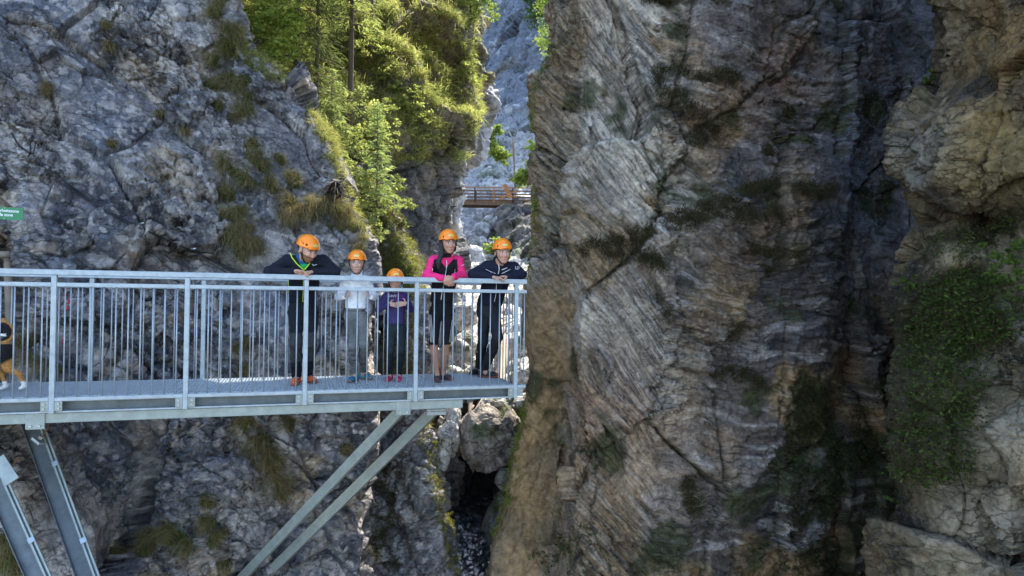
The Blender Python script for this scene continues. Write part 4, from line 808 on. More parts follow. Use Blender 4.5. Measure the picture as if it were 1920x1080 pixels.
R2 = person('boy in a white long sleeved shirt and grey jeans gripping two railing bars', None, J, .80, CAMD+RT*(-.12)-UP*.06, .03, (.50, .30, .22), None, dict(name='shirt', t=.008, wr=.005), dict(name='jeans', t=.004, wr=.009, wf=13),
    [dict(d=CAMD-RT*.5, up=(.02, .17, .30), sole=(.20, .17, .15), sock=(.30, .38, .05), s=.86), dict(d=CAMD+RT*.7, up=(.02, .17, .30), sole=(.20, .17, .15), sock=(.30, .38, .05), s=.84)],
    [grip(gL-CAMD*.075-RT*.012-UP*.015, -1), grip(gR-CAMD*.075+RT*.012-UP*.015, 1)], [(.42, .17, .14), (.10, .06, .035)], hs=.93, build=.96, top_col=cshade((.80, .83, .88), amp=.05), leg_col=l2)
# ---- girl in purple
def c3(V, n):
    c = np.tile(np.array([.050, .038, .125]), (len(V), 1)); x, y, d = proj(V); fr = (n@CAMD) > 0; return mixc(c, np.array([.10, .035, .17]), .9*(fr & (((x-748)/9)**2+((y-558)/9)**2 < 1.1+.8*noise(V*60, 3))))
va, vb = vfoot(729, 713), vfoot(746, 713)
J = dict(head=(741, 528, .14), neck=(741, 546, .19), shL=(725, 557, .2), shR=(758, 557, .2), elbL=(710, 580, .2), elbR=(771, 580, .2), wriL=(729, 571, .05), wriR=(763, 571, .05), pel=(742, 612, .24), hem=(742, 607, .22),
         hipL=(733, 616, .24), hipR=(752, 616, .24), kneL=(731, 656, .22), kneR=(752, 656, .22), ankL=(731, 700, va), ankR=(748, 700, vb))
R3 = person('small girl in purple shirt and dark trousers, hands on her chest', None, J, .68, CAMD-UP*.02, 0, (.47, .27, .20), None, dict(name='shirt', t=.010, wr=.004), dict(name='trousers', t=.008, wr=.005, cuff=1.3),
    [dict(d=CAMD-RT*.4, up=(.50, .01, .10), sole=(.65, .06, .14), sock=(.40, .01, .08), s=.74), dict(d=CAMD-RT*.15, up=(.50, .01, .10), sole=(.65, .06, .14), sock=(.40, .01, .08), s=.74)],
    [dict(W=Q(729, 570, .05), d=RT*.96-UP*.12+CAMD*.1, pn=bv, th=UP, s=.72, curl=.08), dict(W=Q(763, 569, .05), d=-RT*.96-UP*.10+CAMD*.1, pn=bv, th=UP, s=.74, curl=.05, thumb=.8)], [(.33, .10, .09), (.10, .06, .035)], hs=.90, build=.98, top_col=c3, leg_col=cshade((.018, .028, .033)))
t_ = R3[2]; trim(t_, [(728, 553), (731, 552), (728, 557), (732, 556), (734, 553), (734, 557), (737, 553), (737, 557), (741, 552), (741, 557), (745, 553)], .0022, M['whitetrim'], 'script_print', 3)
C, Bf = R3[4], R3[5]; m = MB(); m.tube([C+(Bf[0]*a+Bf[1]*b_+Bf[2]*.032)*.9 for a, b_ in ((-.080, -.03), (-.078, .02), (-.060, .062), (-.03, .086), (0, .093), (.03, .086), (.060, .062), (.078, .02), (.080, -.03))], .010, 8); m.obj('headband', var_mat('headband', (.45, .45, .5), .9, amp=.1), R3[0], True)
# ---- woman in pink
def c4(V, n):
    x, y, d = proj(V); c = np.tile(np.array([.78, .030, .17]), (len(V), 1)); fr = (n@CAMD) > -.3
    bl = (fr & (y > 499-1.1*np.minimum(np.abs(x-836)-2, 12)+6*(np.abs(x-836) < 6)*0) & (x > 812-(y-495)*.22) & (x < 858+(y-495)*.05)) | (y > 528); col = (np.abs(x-838) < 20) & (y < 487)
    def sd(a, b):
        a, b = Q(*a), Q(*b); t = np.clip(((V-a)@(b-a))/((b-a)@(b-a)), 0, 1); return np.linalg.norm(V-a-t[:, None]*(b-a), axis=1)
    arm = np.minimum(sd((800, 517, .07), (829, 520.5, -.07)), sd((866, 516, .07), (852, 518.5, -.07))) < .058; bl = bl & ~arm
    return mixc(c, np.array([.012, .012, .016]), 1.*(bl | (col & (y < 483) & (np.abs(x-838) < 8))))
va, vb = vfoot(818, 714), vfoot(832, 711)
J = dict(head=(841, 456, -.0), neck=(838, 477, .07), shL=(814, 490, .11), shR=(859, 490, .11), elbL=(800, 517, .07), elbR=(866, 516, .07), wriL=(831, 521, -.075), wriR=(850, 519, -.075), pel=(829, 577, .30), hem=(829, 566, .27),
         hipL=(817, 584, .30), hipR=(841, 584, .30), kneL=(813, 642, .28), kneR=(837, 642, .30), ankL=(819, 697, va), ankR=(831, 697, vb))
R4 = person('woman in pink and black jacket and knee length shorts, hands clasped over handrail', None, J, .97, CAMD+RT*.10-UP*.10, -.06, (.46, .25, .17), None, dict(name='jacket', t=.008, coll=.01, wr=.007, w=1.3, flare=1.05), dict(name='shorts', t=.000, wr=.003),
    [dict(d=CAMD-RT*.1, up=(.05, .045, .055), sole=(.14, .05, .05), sock=(.20, .03, .05), s=.92), dict(d=CAMD+RT*.55, up=(.05, .045, .055), sole=(.14, .05, .05), sock=(.20, .03, .05), s=.90)],
    [dict(W=Q(831, 521, -.08), d=RT*.75-UP*.65+CAMD*.15, pn=-RT*-.5-UP*.1+bv*.4, th=UP*.6+CAMD*.3+RT*.5, s=.88, curl=.5), dict(W=Q(850, 520, -.08), d=-RT*.72-UP*.68+CAMD*.25, pn=bv-RT*.4, th=UP*.6+CAMD*.3-RT*.4, s=.88, curl=.5)],
    [(.42, .12, .11), (.03, .02, .018)], hs=.97, build=.95, top_col=c4, leg_col=cshade((.010, .010, .013)), calf_bare=True, female=True)
t_ = R4[2]; trim(t_, [(837, 488), (838, 496), (836, 510), (835, 517)], .004, M['whitetrim']); trim(t_, [(832, 535), (829, 548), (827, 562)], .004, M['whitetrim']); trim(t_, [(814, 469), (820, 472)], .003, M['whitetrim'], 'collar_trim'); trim(t_, [(857, 470), (848, 479)], .003, M['whitetrim'], 'collar_trim'); trim(t_, [(811, 503), (811, 508)], .003, M['whitetrim'], 'pocket_zip'); trim(t_, [(853, 505), (853, 511)], .003, M['whitetrim'], 'pocket_zip'); trim(t_, [(866, 498), (871, 495)], .0035, M['whitetrim'], 'sleeve_mark')
for o_ in (0, 2.2, 4.4): trim(R4[3], [(803.5+o_, 590), (806+o_, 618), (808+o_, 642)], .0022, M['whitetrim'], 'side_stripe')
for o_ in (0, 2.2): trim(R4[3], [(850-o_, 600), (847-o_, 625), (845-o_, 642)], .0018, M['whitetrim'], 'side_stripe')
C, Bf = R4[4], R4[5]; S_, Fw, U_ = Bf; v = Vol(C-.35, C+.25, .006); L = lambda a, b_, c: C+S_*a+Fw*b_+U_*c
v.ell(L(0, -.035, .0), Bf, np.array([.086, .085, .095]), k=.02); v.cap(L(.078, -.01, -.02), L(.080, .02, -.10), .020, .022, k=.03); v.cap(L(.080, .02, -.10), Q(822, 492, -.04), .026, .024, k=.02); v.cap(Q(822, 492, -.04), Q(822, 503, -.04), .020, .010, k=.01); v.cap(L(-.078, -.01, -.02), L(-.070, .0, -.075), .012, .01, k=.02)
v.cut(L(0, 0, .035), U_); v.ell(L(0, .045, -.02), Bf, np.array([.070, .078, .125]), sub=True); fin(v, 'hair', M['hair'], R4[0], (.02, .015, .013), wr=.004)
# ---- older man at the end
def c5(V, n): return np.tile(np.array([.011, .013, .028]), (len(V), 1))
va, vb = vfoot(912, 707), vfoot(899, 701)
J = dict(head=(942, 474, -.04), neck=(935, 493, .06), shL=(914, 501, .12), shR=(962, 502, .10), elbL=(887, 514, .05), elbR=(978, 514, .04), wriL=(922, 519, -.02), wriR=(952, 518, -.01), pel=(916, 578, .34), hem=(917, 573, .32),
         hipL=(909, 586, .34), hipR=(924, 586, .32), kneL=(905, 640, .45), kneR=(933, 632, .18), ankL=(898, 690, vb), ankR=(909, 693, va))
R5 = person('man in navy jacket with white zip leaning on the handrail at the walkway end', None, J, 1.0, CAMD+RT*.05-UP*.10, -.05, (.50, .28, .20), None, dict(name='jacket', t=.007, coll=.012, wr=.006, w=1.3), dict(name='trousers', t=.0, wr=.005),
    [dict(d=CAMD*.3-RT*.4, up=(.015, .015, .017), sole=(.03, .03, .03), sock=(.02, .02, .02), s=.92), dict(d=CAMD*.55+RT*.85, up=(.02, .02, .022), sole=(.22, .05, .02), sock=(.02, .02, .02), s=1.0, lace=(.6, .6, .6))],
    [dict(W=Q(921, 519, -.03), d=RT*.96-UP*.12+CAMD*.25, pn=-UP*.9+CAMD*.3, th=CAMD*.9-UP*.1, s=.98, curl=.3), dict(W=Q(953, 519, -.0), d=-RT*.95+CAMD*.1, pn=-UP, th=CAMD, s=.95, curl=.15)],
    [(.40, .15, .12), (.16, .10, .06), (.06, .05, .05)], hs=1.02, build=1.08, top_col=c5, leg_col=cshade((.020, .021, .026)))
t_ = R5[2]; trim(t_, [(931, 489), (935, 495), (936, 505), (934, 514)], .0045, M['whitetrim']); trim(t_, [(943, 491), (936, 495)], .003, M['whitetrim'], 'collar_trim'); trim(t_, [(911, 505), (919, 509), (929, 513)], .0032, M['whitetrim'], 'pocket_zip'); trim(t_, [(957, 505), (949, 509), (941, 513)], .0032, M['whitetrim'], 'pocket_zip'); trim(t_, [(941, 506), (951, 502)], .0045, M['whitetrim'], 'logo')
trim(t_, [(967, 499), (966, 504), (970, 505), (970, 499), (974, 501), (972, 505)], .0026, M['whitetrim'], 'sleeve_mark', 3); trim(t_, [(931, 527), (930, 550), (927, 566)], .0035, M['whitetrim'])
# ---- dog, its hindquarters at the left edge
def dog():
    vd = .42; P = lambda x, y, v=0: Q(x, y, vd+v); root = empty('dog', P(-30, 728), 'black, tan and white dog with curled tail at the left end of the walkway', 'dog')
    lo, hi = P(-150, 735)-.25, P(60, 590)+.3; v = Vol(np.minimum(lo, hi), np.maximum(lo, hi), .006)
    v.cap(P(4, 658), P(-50, 655), .088, .092, k=.05, flat=(UP, 1.15)); v.cap(P(-50, 655), P(-105, 652), .092, .108, k=.06, flat=(UP, 1.25)); v.cap(P(-110, 645), P(-140, 615), .075, .06, k=.05)
    v.ell(P(-148, 603), frame(-RT), np.array([.07, .085, .075]), k=.03); v.cap(P(-155, 606), P(-175, 612), .04, .028, k=.03)
    for s_ in (-.05, .05): v.ell(P(-143, 590, s_), frame(-RT), np.array([.02, .03, .045]), k=.01)
    # hind legs: near one stretched back
    for dv, o in ((0, 0), (.13, -22)):
        v.cap(P(8+o, 665, dv), P(16+o*1.2, 690, dv), .062, .044, k=.04); v.cap(P(16+o*1.2, 690, dv), P(37+o*1.5, 703, dv), .036, .022, k=.02); v.cap(P(37+o*1.5, 703, dv), P(46+o*1.6, 722, dv), .019, .017, k=.01); v.cap(P(46+o*1.6, 724, dv), P(39+o*1.6, 728, dv), .019, .018, k=.012)
    for dv, o in ((.0, 0), (.14, 14)):
        v.cap(P(-108+o, 670, dv), P(-112+o, 700, dv), .045, .026, k=.03); v.cap(P(-112+o, 700, dv), P(-110+o, 726, dv), .023, .02, k=.01); v.cap(P(-110+o, 727, dv), P(-116+o, 729, dv), .022, .02, k=.01)
    tl = [P(6, 645), P(17, 632), P(16, 614), P(5, 604), P(-6, 612), P(-2, 626)]
    for i in range(5): v.cap(tl[i], tl[i+1], .030, .032, k=.02)
    v.cap(P(-6, 627, -.02), P(9, 629, -.05), .022, .012, k=.01)
    def cf(V, n):
        x, y, d = proj(V); c = np.tile(np.array([.012, .012, .014]), (len(V), 1)); c = mixc(c, np.array([.40, .19, .055]), ss(0, 1, (y-(680-.55*(x-2)))/6)*1.); c = mixc(c, np.array([.38, .19, .06]), 1.*((y < 645) & (x > -30) & (np.hypot(x-5, y-622) > 17))); c = mixc(c, np.array([.70, .66, .62]), 1.*((y > 715) | ((x > -12) & (x < 12) & (np.abs(y-628) < 2.6) & (x > 4-8))))
        return c*(1+.35*noise(V*np.array([50, 50, 90]), 5))[:, None]
    b = fin(v, 'body', var_mat('dog_fur', (.1, .1, .1), .8, amp=.25, scale=70, bump=.003, bscale=120, vcol=True, spec=.2), root, cf, wr=.003)
    C = P(-148, 603); m = MB(); m.tube([P(-176, 611, -.01), P(-179, 612, -.01)], .014, 8); m.obj('nose', M['dark'], root, True)
    for s_ in (-.035, .035): MB().tube([P(-164, 600, s_-.01), P(-166, 600, s_-.012)], .008, 8).obj('eye', M['dark'], root, True)
dog()
# ================================================================ BOULDERS, STREAM, DRIFTWOOD, FAR BRIDGE
def boulder(name, label, c, r, rotd=(0, 0, 0), f=1.0, col=None, sub=5, grp=None, amp=1.0, seed=0, cat='boulder', mat='rock'):
    bm = bmesh.new(); bmesh.ops.create_icosphere(bm, subdivisions=sub, radius=1); me = bpy.data.meshes.new(name); bm.to_mesh(me); bm.free()
    V = np.zeros(len(me.vertices)*3, np.float32); me.vertices.foreach_get('co', V); V = V.reshape(-1, 3); Nn = V.copy(); k = float(np.mean(r))
    sgn = np.sign(V)*np.abs(V)**.8; V = sgn/np.linalg.norm(sgn, axis=1, keepdims=True)**.6*np.array(r)
    Rm = np.array(Matrix.Rotation(rotd[2], 3, 'Z')@Matrix.Rotation(rotd[1], 3, 'Y')@Matrix.Rotation(rotd[0], 3, 'X')); V = V@Rm.T; Nn = Nn@Rm.T; Pw = V+np.asarray(c)
    h1, c1, _ = facets(Pw/k*.9+seed, 401); h2, c2, _ = facets(Pw/k*4+seed, 402); h3, c3, _ = facets(Pw/k*10+seed, 403)
    V = V+Nn*(amp*k*(.38*h1+.05*h2+.018*h3-.02*(1-ss(0, .06, c2))+.06*fbm(Pw/k*1.5, 3, 404+seed)))[:, None]
    me.vertices.foreach_set('co', V.astype(np.float32).ravel())
    base = np.array(col if col is not None else (.33, .31, .29)); cc = mixc(np.tile(base, (len(V), 1)), base*.45, ss(-.05, .3, fbm(Pw/k*2, 4, 405+seed))); cc = mixc(cc, base*1.35, .6*ss(.05, .3, fbm(Pw/k*3+9, 3, 406)))
    cc = mixc(cc, np.array([.05, .062, .015]), .85*ss(.03, .2, fbm(Pw/k*1.4+19, 3, 407+seed))*ss(-.2, .4, Nn[:, 2])); set_col(me, cc)
    o = link(name, me, M[mat], smooth=True); o.location = c; tag(o, label, cat, grp); return o
boulder('boulder', 'big grey boulder with mossy top wedged in the gap under the walkway end', pix(922, 820, 12.3), (.50, .46, .56), (0, .3, .3), col=(.25, .22, .185), sub=6, seed=2)
boulder('boulder', 'tall pale sunlit slab of rock standing left of the wedged boulder', pix(838, 824, 12.2), (.17, .36, .66), (.1, .18, .2), col=(.48, .45, .41), sub=6, seed=4)
boulder('boulder', 'small smooth grey stone just below the big wedged boulder', pix(945, 898, 12.0), (.15, .15, .20), (0, .3, 0), col=(.17, .155, .135), sub=4, seed=6, amp=.4)
boulder('boulder', 'dark mossy rock leaning over the stream below the smooth stone', pix(935, 965, 12.4), (.17, .4, .55), (0, .25, 0), col=(.10, .09, .08), sub=5, seed=9)
boulder('boulder', 'broad pale boulder lying beneath the end post of the walkway', pix(950, 752, 13.1), (.46, .5, .14), (0, -.1, 0), col=(.46, .44, .41), sub=5, seed=11)
boulder('boulder', 'white sunlit block right beside the foot of the right cliff', pix(990, 700, 14.5), (.40, .6, .28), (0, 0, 0), col=(.58, .57, .55), sub=5, seed=12)
for i, (x, y, d, r, lab) in enumerate(((862, 592, 17, .42, 'pale block behind the railing, upper left in the gap'), (877, 650, 15.6, .40, 'pale block behind the railing near the knees of the man in navy'), (848, 668, 14.8, .34, 'pale block behind the calves of the woman in pink'), (968, 655, 17.5, .5, 'pale block behind the end post of the railing'), (900, 700, 14.6, .36, 'pale block behind the shoes of the man in navy'), (858, 720, 13.8, .30, 'pale block seen just above the deck right of the woman'))):
    boulder('boulder', lab, pix(x, y, d), (r*1.2, r, r*.8), (0, .2*i, i), col=(.50, .48, .45), sub=4, grp='pale blocks lying in the gap', seed=20+i)
for i, (x, y, d, r) in enumerate(((905, 500, 34, .8), (925, 478, 37, .7), (885, 468, 38, .8), (900, 440, 40, .6), (918, 425, 41.5, .6), (880, 498, 33, .9))):
    boulder('boulder', ['grey block in the scree, between the two helmets', 'highest small block in the scree beneath the wooden bridge', 'grey scree block left of the navy man helmet', 'small scree block above the woman helmet side', 'small block in the scree just under the wooden bridge', 'lowest scree block, behind the shoulder of the woman in pink'][i], pix(x, y, d), (r*1.1, r, r*.8), (0, .3*i, i), col=(.34, .35, .37), sub=3, grp='blocks in the scree below the wooden bridge', seed=40+i, mat='rock_far')
# stream: white-laced dark water dropping towards the viewer
def st_d(P, n): return .10*fbm(P*np.array([2, 2, 1.2]), 4, 421)+.05*fbm(P*6, 3, 422, ridge=True)
def st_c(P, n):
    c = mixc(np.tile(np.array([.018, .03, .042]), (len(P), 1)), np.array([.12, .17, .21]), .7*ss(.0, .3, fbm(P*np.array([5, 5, 2.2]), 4, 423))); return mixc(c, np.array([.8, .85, .88]), .9*ss(.24, .34, fbm(P*np.array([4, 4, 2]), 3, 424))*ss(-5, -5.6, P[:, 2])+0*c[:, 0])
m_ = var_mat('stream_water', (.1, .1, .1), .12, amp=.2, scale=9, bump=.02, bscale=14, vcol=True, spec=.6)
rows = [[(x, py, d) for x, d in zip((815, 850, 880, 905, 950), ds)] for py, ds in ((930, [16, 16.6, 17, 17.2, 17]), (965, [14.6, 15.2, 15.8, 16, 16]), (1000, [13.6, 14.2, 14.8, 15, 15]), (1040, [13, 13.4, 13.9, 14.1, 14]), (1090, [12.2, 12.5, 12.8, 13, 13]), (1300, [9.5, 9.6, 9.8, 10, 10]))]
cliff('stream', rows, [st_d], st_c, step=2, mat=m_)
# driftwood
G_ = 'driftwood lodged in the gap behind the walkway'
log(pix(948, 625, 15.4), pix(932, 750, 13.2), .11, 'thick pale driftwood trunk leaning behind the legs of the man in navy', 'driftwood', mat=M['logc'])
for a, b, r, l in (((936, 612, 15), (972, 596, 16), .03, 'thin pale driftwood branch pointing up to the right, uppermost of three'), ((938, 640, 15), (966, 606, 15.5), .025, 'thin pale driftwood branch crossing behind the railing, middle of three'), ((934, 655, 15), (940, 600, 15.5), .03, 'thin upright driftwood branch, leftmost of three behind the railing')): log(pix(*a), pix(*b), r, l, 'driftwood', mat=M['logc'], seg=6)
for i, (a, b, r) in enumerate((((872, 800, 12.4), (905, 750, 13), .035), ((880, 790, 12.4), (882, 752, 12.8), .04), ((866, 785, 12.4), (896, 765, 12.7), .02), ((870, 795, 12.3), (888, 760, 12.6), .02), ((890, 775, 12.4), (915, 748, 13), .03), ((858, 800, 12.2), (884, 792, 12.2), .018))): log(pix(*a), pix(*b), r, ['long brown branch slanting up right from the tangle under the walkway end', 'upright brown branch in the tangle under the walkway end', 'thin brown twig slanting across the tangle under the walkway end', 'thin steep brown twig in the tangle under the walkway end', 'brown branch at the right of the tangle under the walkway end', 'thin level twig at the foot of the tangle under the walkway end'][i], 'driftwood', 'driftwood tangle under the walkway end', seg=6)
# far wooden footbridge
M['timber'] = var_mat('bridge_timber', (.17, .105, .07), .8, amp=.35, scale=3, bump=.01, bscale=8); M['timber_o'] = var_mat('new_timber', (.42, .20, .09), .8, amp=.2, scale=4); M['timber_d'] = var_mat('dark_timber', (.06, .045, .035), .85, amp=.3, scale=3)
FD = 46.0; A_ = pix(838, 379, FD); B_ = pix(1075, 382, FD); xb = (B_-A_)/np.linalg.norm(B_-A_); yb = np.cross(UP, xb); LB = float(np.linalg.norm(B_-A_)); fb = empty('wooden_footbridge', A_+xb*LB/2, 'brown timber footbridge crossing the gap high up in the background', 'footbridge')
def fbb(x0, x1, y0, y1, z0, z1, name, mat): return MB().box(A_+xb*x0+yb*y0+UP*z0, xb*(x1-x0), yb*(y1-y0), UP*(z1-z0)).obj(name, M[mat], fb)
for y in (0, 1.35): fbb(0, LB, y, y+.2, -.16, .14, 'beam', 'timber')
fbb(0, LB, -.05, 1.6, .145, .20, 'deck', 'timber')
for y in (0, 1.5):
    for z in (.34, .54, .76): fbb(0, LB, y, y+.04, z, z+.09, 'rail', 'timber')
    fbb(0, LB, y-.03, y+.08, 1.0, 1.06, 'handrail', 'timber_o')
    for i in range(7): x = .55+i*1.28; fbb(x, x+.09, y-.06, y-.005, .0, 1.0, 'post', 'timber_o' if i in (2, 5) else 'timber_d')
MB().beam(pix(946, 346, FD-.2), pix(957, 372, FD-.3), (0, -1, 0), [(-.14, .14, -.02, .02)]).obj('crossed_plank', M['timber_o'], fb)
for a, b in (((934, 368, FD-.2), (972, 369, FD-.2)), ((936, 374, FD-.25), (970, 356, FD-.25))): MB().beam(pix(*a), pix(*b), (0, -1, 0), [(-.045, .045, -.02, .02)]).obj('crossed_plank', M['timber_o'], fb)
log(pix(954, 384, 46.6), pix(1004, 512, 39), .22, 'long dark trunk leaning from the wooden bridge down to the right', 'fallen_trunk', mat=M['bark']); log(pix(1018, 420, 40), pix(1003, 500, 37.5), .22, 'second dark trunk half hidden by the right cliff below the wooden bridge', 'fallen_trunk')
# ================================================================ VEGETATION
def quads(P0, P1, Wd, cols, per=1):
    """strips from P0 to P1 with half-width vectors Wd"""
    n = len(P0); V = np.stack([P0-Wd, P0+Wd, P1+Wd*.35, P1-Wd*.35], 1).reshape(-1, 3); F = np.arange(4*n).reshape(n, 4); return V, F, np.repeat(cols, 4, 0)
def rnd(n): v = RNG.normal(size=(n, 3)); return v/np.linalg.norm(v, axis=1, keepdims=True)
def leaves(C, size, cols, flat=.0):
    """diamond leaves at C"""
    n = len(C); a = rnd(n); a[:, 2] *= (1-flat); a /= np.linalg.norm(a, axis=1, keepdims=True); b = np.cross(a, rnd(n)); b /= np.linalg.norm(b, axis=1, keepdims=True); s = (size*RNG.uniform(.6, 1.3, n))[:, None]
    V = np.stack([C-a*s, C+b*s*.55, C+a*s, C-b*s*.55], 1).reshape(-1, 3); return V, np.arange(4*n).reshape(n, 4), np.repeat(cols, 4, 0)
def blades(R0, Nn, cnt, L, wd, c1, c2, spread=.5, hang=1.0, rad=.06, seg=3):
    """grass: cnt blades at every root, arching over and hanging down"""
    n = len(R0)*cnt; R = np.repeat(R0, cnt, 0)+RNG.normal(0, 1, (n, 3))*rad; NN = np.repeat(Nn, cnt, 0); Ls = np.repeat(np.broadcast_to(L, len(R0)), cnt)*RNG.uniform(.45, 1.15, n)
    d = NN*.8+rnd(n)*spread+np.array([0, 0, .45]); d /= np.linalg.norm(d, axis=1, keepdims=True); p = R; VV = []; FF = []; CC = []; t = RNG.uniform(0, 1, n)[:, None]; tc = np.repeat(RNG.uniform(0, 1, len(R0)), cnt)[:, None]*.6+t*.4
    cols = (np.asarray(c1)*(1-tc)+np.asarray(c2)*tc)*RNG.uniform(.65, 1.3, (n, 1)); side = np.cross(d, rnd(n)); side /= np.linalg.norm(side, axis=1, keepdims=True); w_ = side*wd
    for k in range(seg):
        q = p+d*(Ls/seg)[:, None]; f = 1-k/seg; f2 = 1-(k+1)/seg; V = np.stack([p-w_*f, p+w_*f, q+w_*f2*.9, q-w_*f2*.9], 1).reshape(-1, 3); VV.append(V); FF.append(np.arange(4*n).reshape(n, 4)+4*n*k); CC.append(np.repeat(cols*(.8+.25*k), 4, 0)); p = q; d = d+np.array([0, 0, -.75*hang]); d /= np.linalg.norm(d, axis=1, keepdims=True)
    return np.concatenate(VV), np.concatenate(FF), np.concatenate(CC)
def joinvf(parts):
    V = []; F = []; C = []; k = 0
    for v, f, c in parts: V.append(v); F.append(f+k); C.append(c); k += len(v)
    return np.concatenate(V), np.concatenate(F), np.concatenate(C)
def plant_obj(name, vfc, mat='leaf', parent=None, origin=None):
    V, F, C = vfc; C = np.asarray(C); C = 1.12*(C*.84+.16*C.mean(1, keepdims=True))
    if parent is not None: V = V-np.array(parent.location)
    elif origin is not None: V = V-np.asarray(origin)
    o = link(name, mesh_np(name, V, F, C), M[mat], parent)
    if parent is None and origin is not None: o.location = origin
    return o
GB1, GB2, GG1, GG2 = (.30, .215, .10), (.12, .095, .040), (.17, .20, .045), (.07, .10, .022)
# tussocks on the left cliff: px, py, length m, zone
Z = {'a': ('brown and green grass tussock hanging on the upper right edge of the left cliff', [(408, 30, .35), (432, 85, .35), (446, 130, .5), (458, 178, .42), (398, 165, .4), (412, 72, .3), (405, 205, .25), (416, 12, .3), (425, 55, .3), (470, 205, .25), (436, 150, .4), (422, 190, .35), (452, 210, .35), (440, 60, .35), (400, 120, .3), (462, 150, .3)]),
     'b': ('brown and green grass tussock on the rock steps left of the dark root stump', [(466, 272, .3), (424, 300, .33), (497, 318, .33), (522, 302, .2), (545, 345, .3), (455, 355, .3), (506, 345, .25), (430, 375, .3), (447, 400, .35), (440, 330, .25), (425, 420, .35), (436, 450, .4), (470, 340, .35), (520, 360, .35), (480, 300, .35), (450, 480, .35)]),
     'c': ('long brown grass tussock hanging on the ledge behind the bearded man and boy', [(545, 395, .4), (575, 400, .4), (600, 398, .42), (625, 402, .42), (645, 415, .4), (662, 440, .4), (590, 385, .35), (560, 405, .35), (612, 385, .35), (635, 430, .4), (672, 465, .35), (530, 410, .3)]),
     'd': ('long brown grass tussock hanging on the cliff just above the handrail', [(455, 430, .4), (468, 455, .4), (478, 470, .35), (450, 460, .3)]),
     'e': ('brown grass tussock hanging below the walkway on the left cliff', [(470, 785, .35), (478, 815, .4), (490, 850, .42), (505, 880, .42), (515, 905, .4), (525, 925, .3), (549, 805, .35), (553, 830, .25), (636, 790, .25), (648, 845, .2), (500, 865, .4), (484, 800, .35)]),
     'f': ('green and brown tussock low on the left cliff between the struts', [(290, 1015, .3), (312, 1008, .32), (335, 1010, .32), (352, 1025, .3), (270, 1040, .25), (385, 940, .2), (392, 975, .2), (400, 1015, .22), (425, 1060, .22), (215, 1045, .2)]),
     'g': ('green grass tussock in the bottom left corner', [(8, 1020, .25), (28, 1030, .28), (15, 1055, .28), (38, 1060, .22)]),
     'h': ('dry brown plant tuft on the rock behind the railing at the left', [(45, 650, .25), (62, 670, .25), (85, 680, .22), (105, 690, .2), (70, 640, .2), (455, 690, .22), (448, 660, .2), (465, 640, .2)]),
     'i': ('small dry grass tuft on the face of the left cliff', [(95, 165, .18), (205, 85, .18), (195, 45, .15), (345, 245, .15), (205, 270, .15), (85, 175, .12), (300, 215, .14)])}
for k, (lab, lst) in Z.items():
    lst = sorted(lst, key=lambda q: q[1]); NW = ['second', 'third', 'fourth', 'fifth', 'sixth', 'seventh', 'eighth', 'ninth', 'tenth', 'eleventh', 'twelfth', 'thirteenth', 'fourteenth', 'fifteenth', 'sixteenth', 'seventeenth', 'eighteenth', 'nineteenth']
    lb0 = lab
    for ii, (px, py, L) in enumerate(lst):
        lab = (lb0.replace('brown and green ', '').replace('green and brown ', '').replace('long brown ', '').replace('small dry ', '')+', '+('topmost' if ii == 0 else 'lowest' if ii == len(lst)-1 else NW[ii-1]+' from top'))
        p, n = at('cliff_left', px, py); g = k in 'fg'
        R0 = p+n*.01+RNG.normal(0, .05, (7, 3))*(L/.35); sc_ = 1.0
        v = joinvf([blades(R0, np.tile(n, (7, 1)), 30, L*1.15, .0036, GB1, GB2, .5, 1.1, .025), blades(R0[:4], np.tile(n, (4, 1)), 30, L*.7, .0035, GG1, GG2, .7, .8, .025)]+([blades(R0, np.tile(n, (7, 1)), 18, L*.9, .004, GG1, GG2, .7, .8, .03)] if g or k in 'ab' else []))
        o = plant_obj('grass_tussock', v, 'grass', origin=p); tag(o, lab, 'grass tussock', 'tussocks: '+lb0.split(' tussock ')[-1].split(' tuft ')[-1])
def region(name, polys, n, inner=None):
    """random front-facing vertices of a cliff near poly-lines/points: (px,py,radius)"""
    P, nn, x, y, d, face = CL[name]; w_ = np.zeros(len(P), bool)
    for px, py, r in polys: w_ |= (np.hypot(x-px, y-py) < r)
    I = np.where(w_ & (face > .02))[0]
    if not len(I): return P[:1], nn[:1]
    I = RNG.choice(I, min(n, len(I)), replace=False); return P[I], nn[I]
def line(pts, r, step=6):
    out = []
    for (a, b), (c, d) in zip(pts[:-1], pts[1:]):
        k = max(1, int(math.hypot(c-a, d-b)/step)); out += [(a+(c-a)*i/k, b+(d-b)*i/k, r) for i in range(k+1)]
    return out
# right cliff: hanging grass mats along its ledges
RL = line([(1100, 470), (1150, 458), (1200, 442), (1240, 425), (1280, 408), (1320, 412)], 12)+line([(1310, 400), (1350, 378), (1400, 362), (1450, 348), (1500, 352), (1550, 358)], 11)+line([(1345, 395), (1400, 405), (1450, 395), (1480, 410)], 10)+line([(1230, 135), (1260, 128), (1290, 142)], 9)+line([(1320, 150), (1350, 142), (1380, 158)], 12)+line([(1260, 180), (1290, 205), (1320, 215), (1340, 240), (1310, 265)], 14)+line([(1232, 150), (1240, 180)], 7)+line([(1150, 480), (1220, 480), (1240, 500)], 10)+line([(1400, 468), (1460, 470), (1500, 488)], 8)+line([(1430, 500), (1460, 515)], 7)+line([(1240, 555), (1260, 590)], 8)+line([(1360, 630), (1385, 615)], 8)+line([(1320, 700), (1400, 705)], 8)+line([(1290, 910), (1300, 960)], 13)+line([(1500, 745), (1540, 740)], 12)+line([(1210, 0), (1250, 5)], 8)+line([(1400, 705), (1430, 720)], 7)
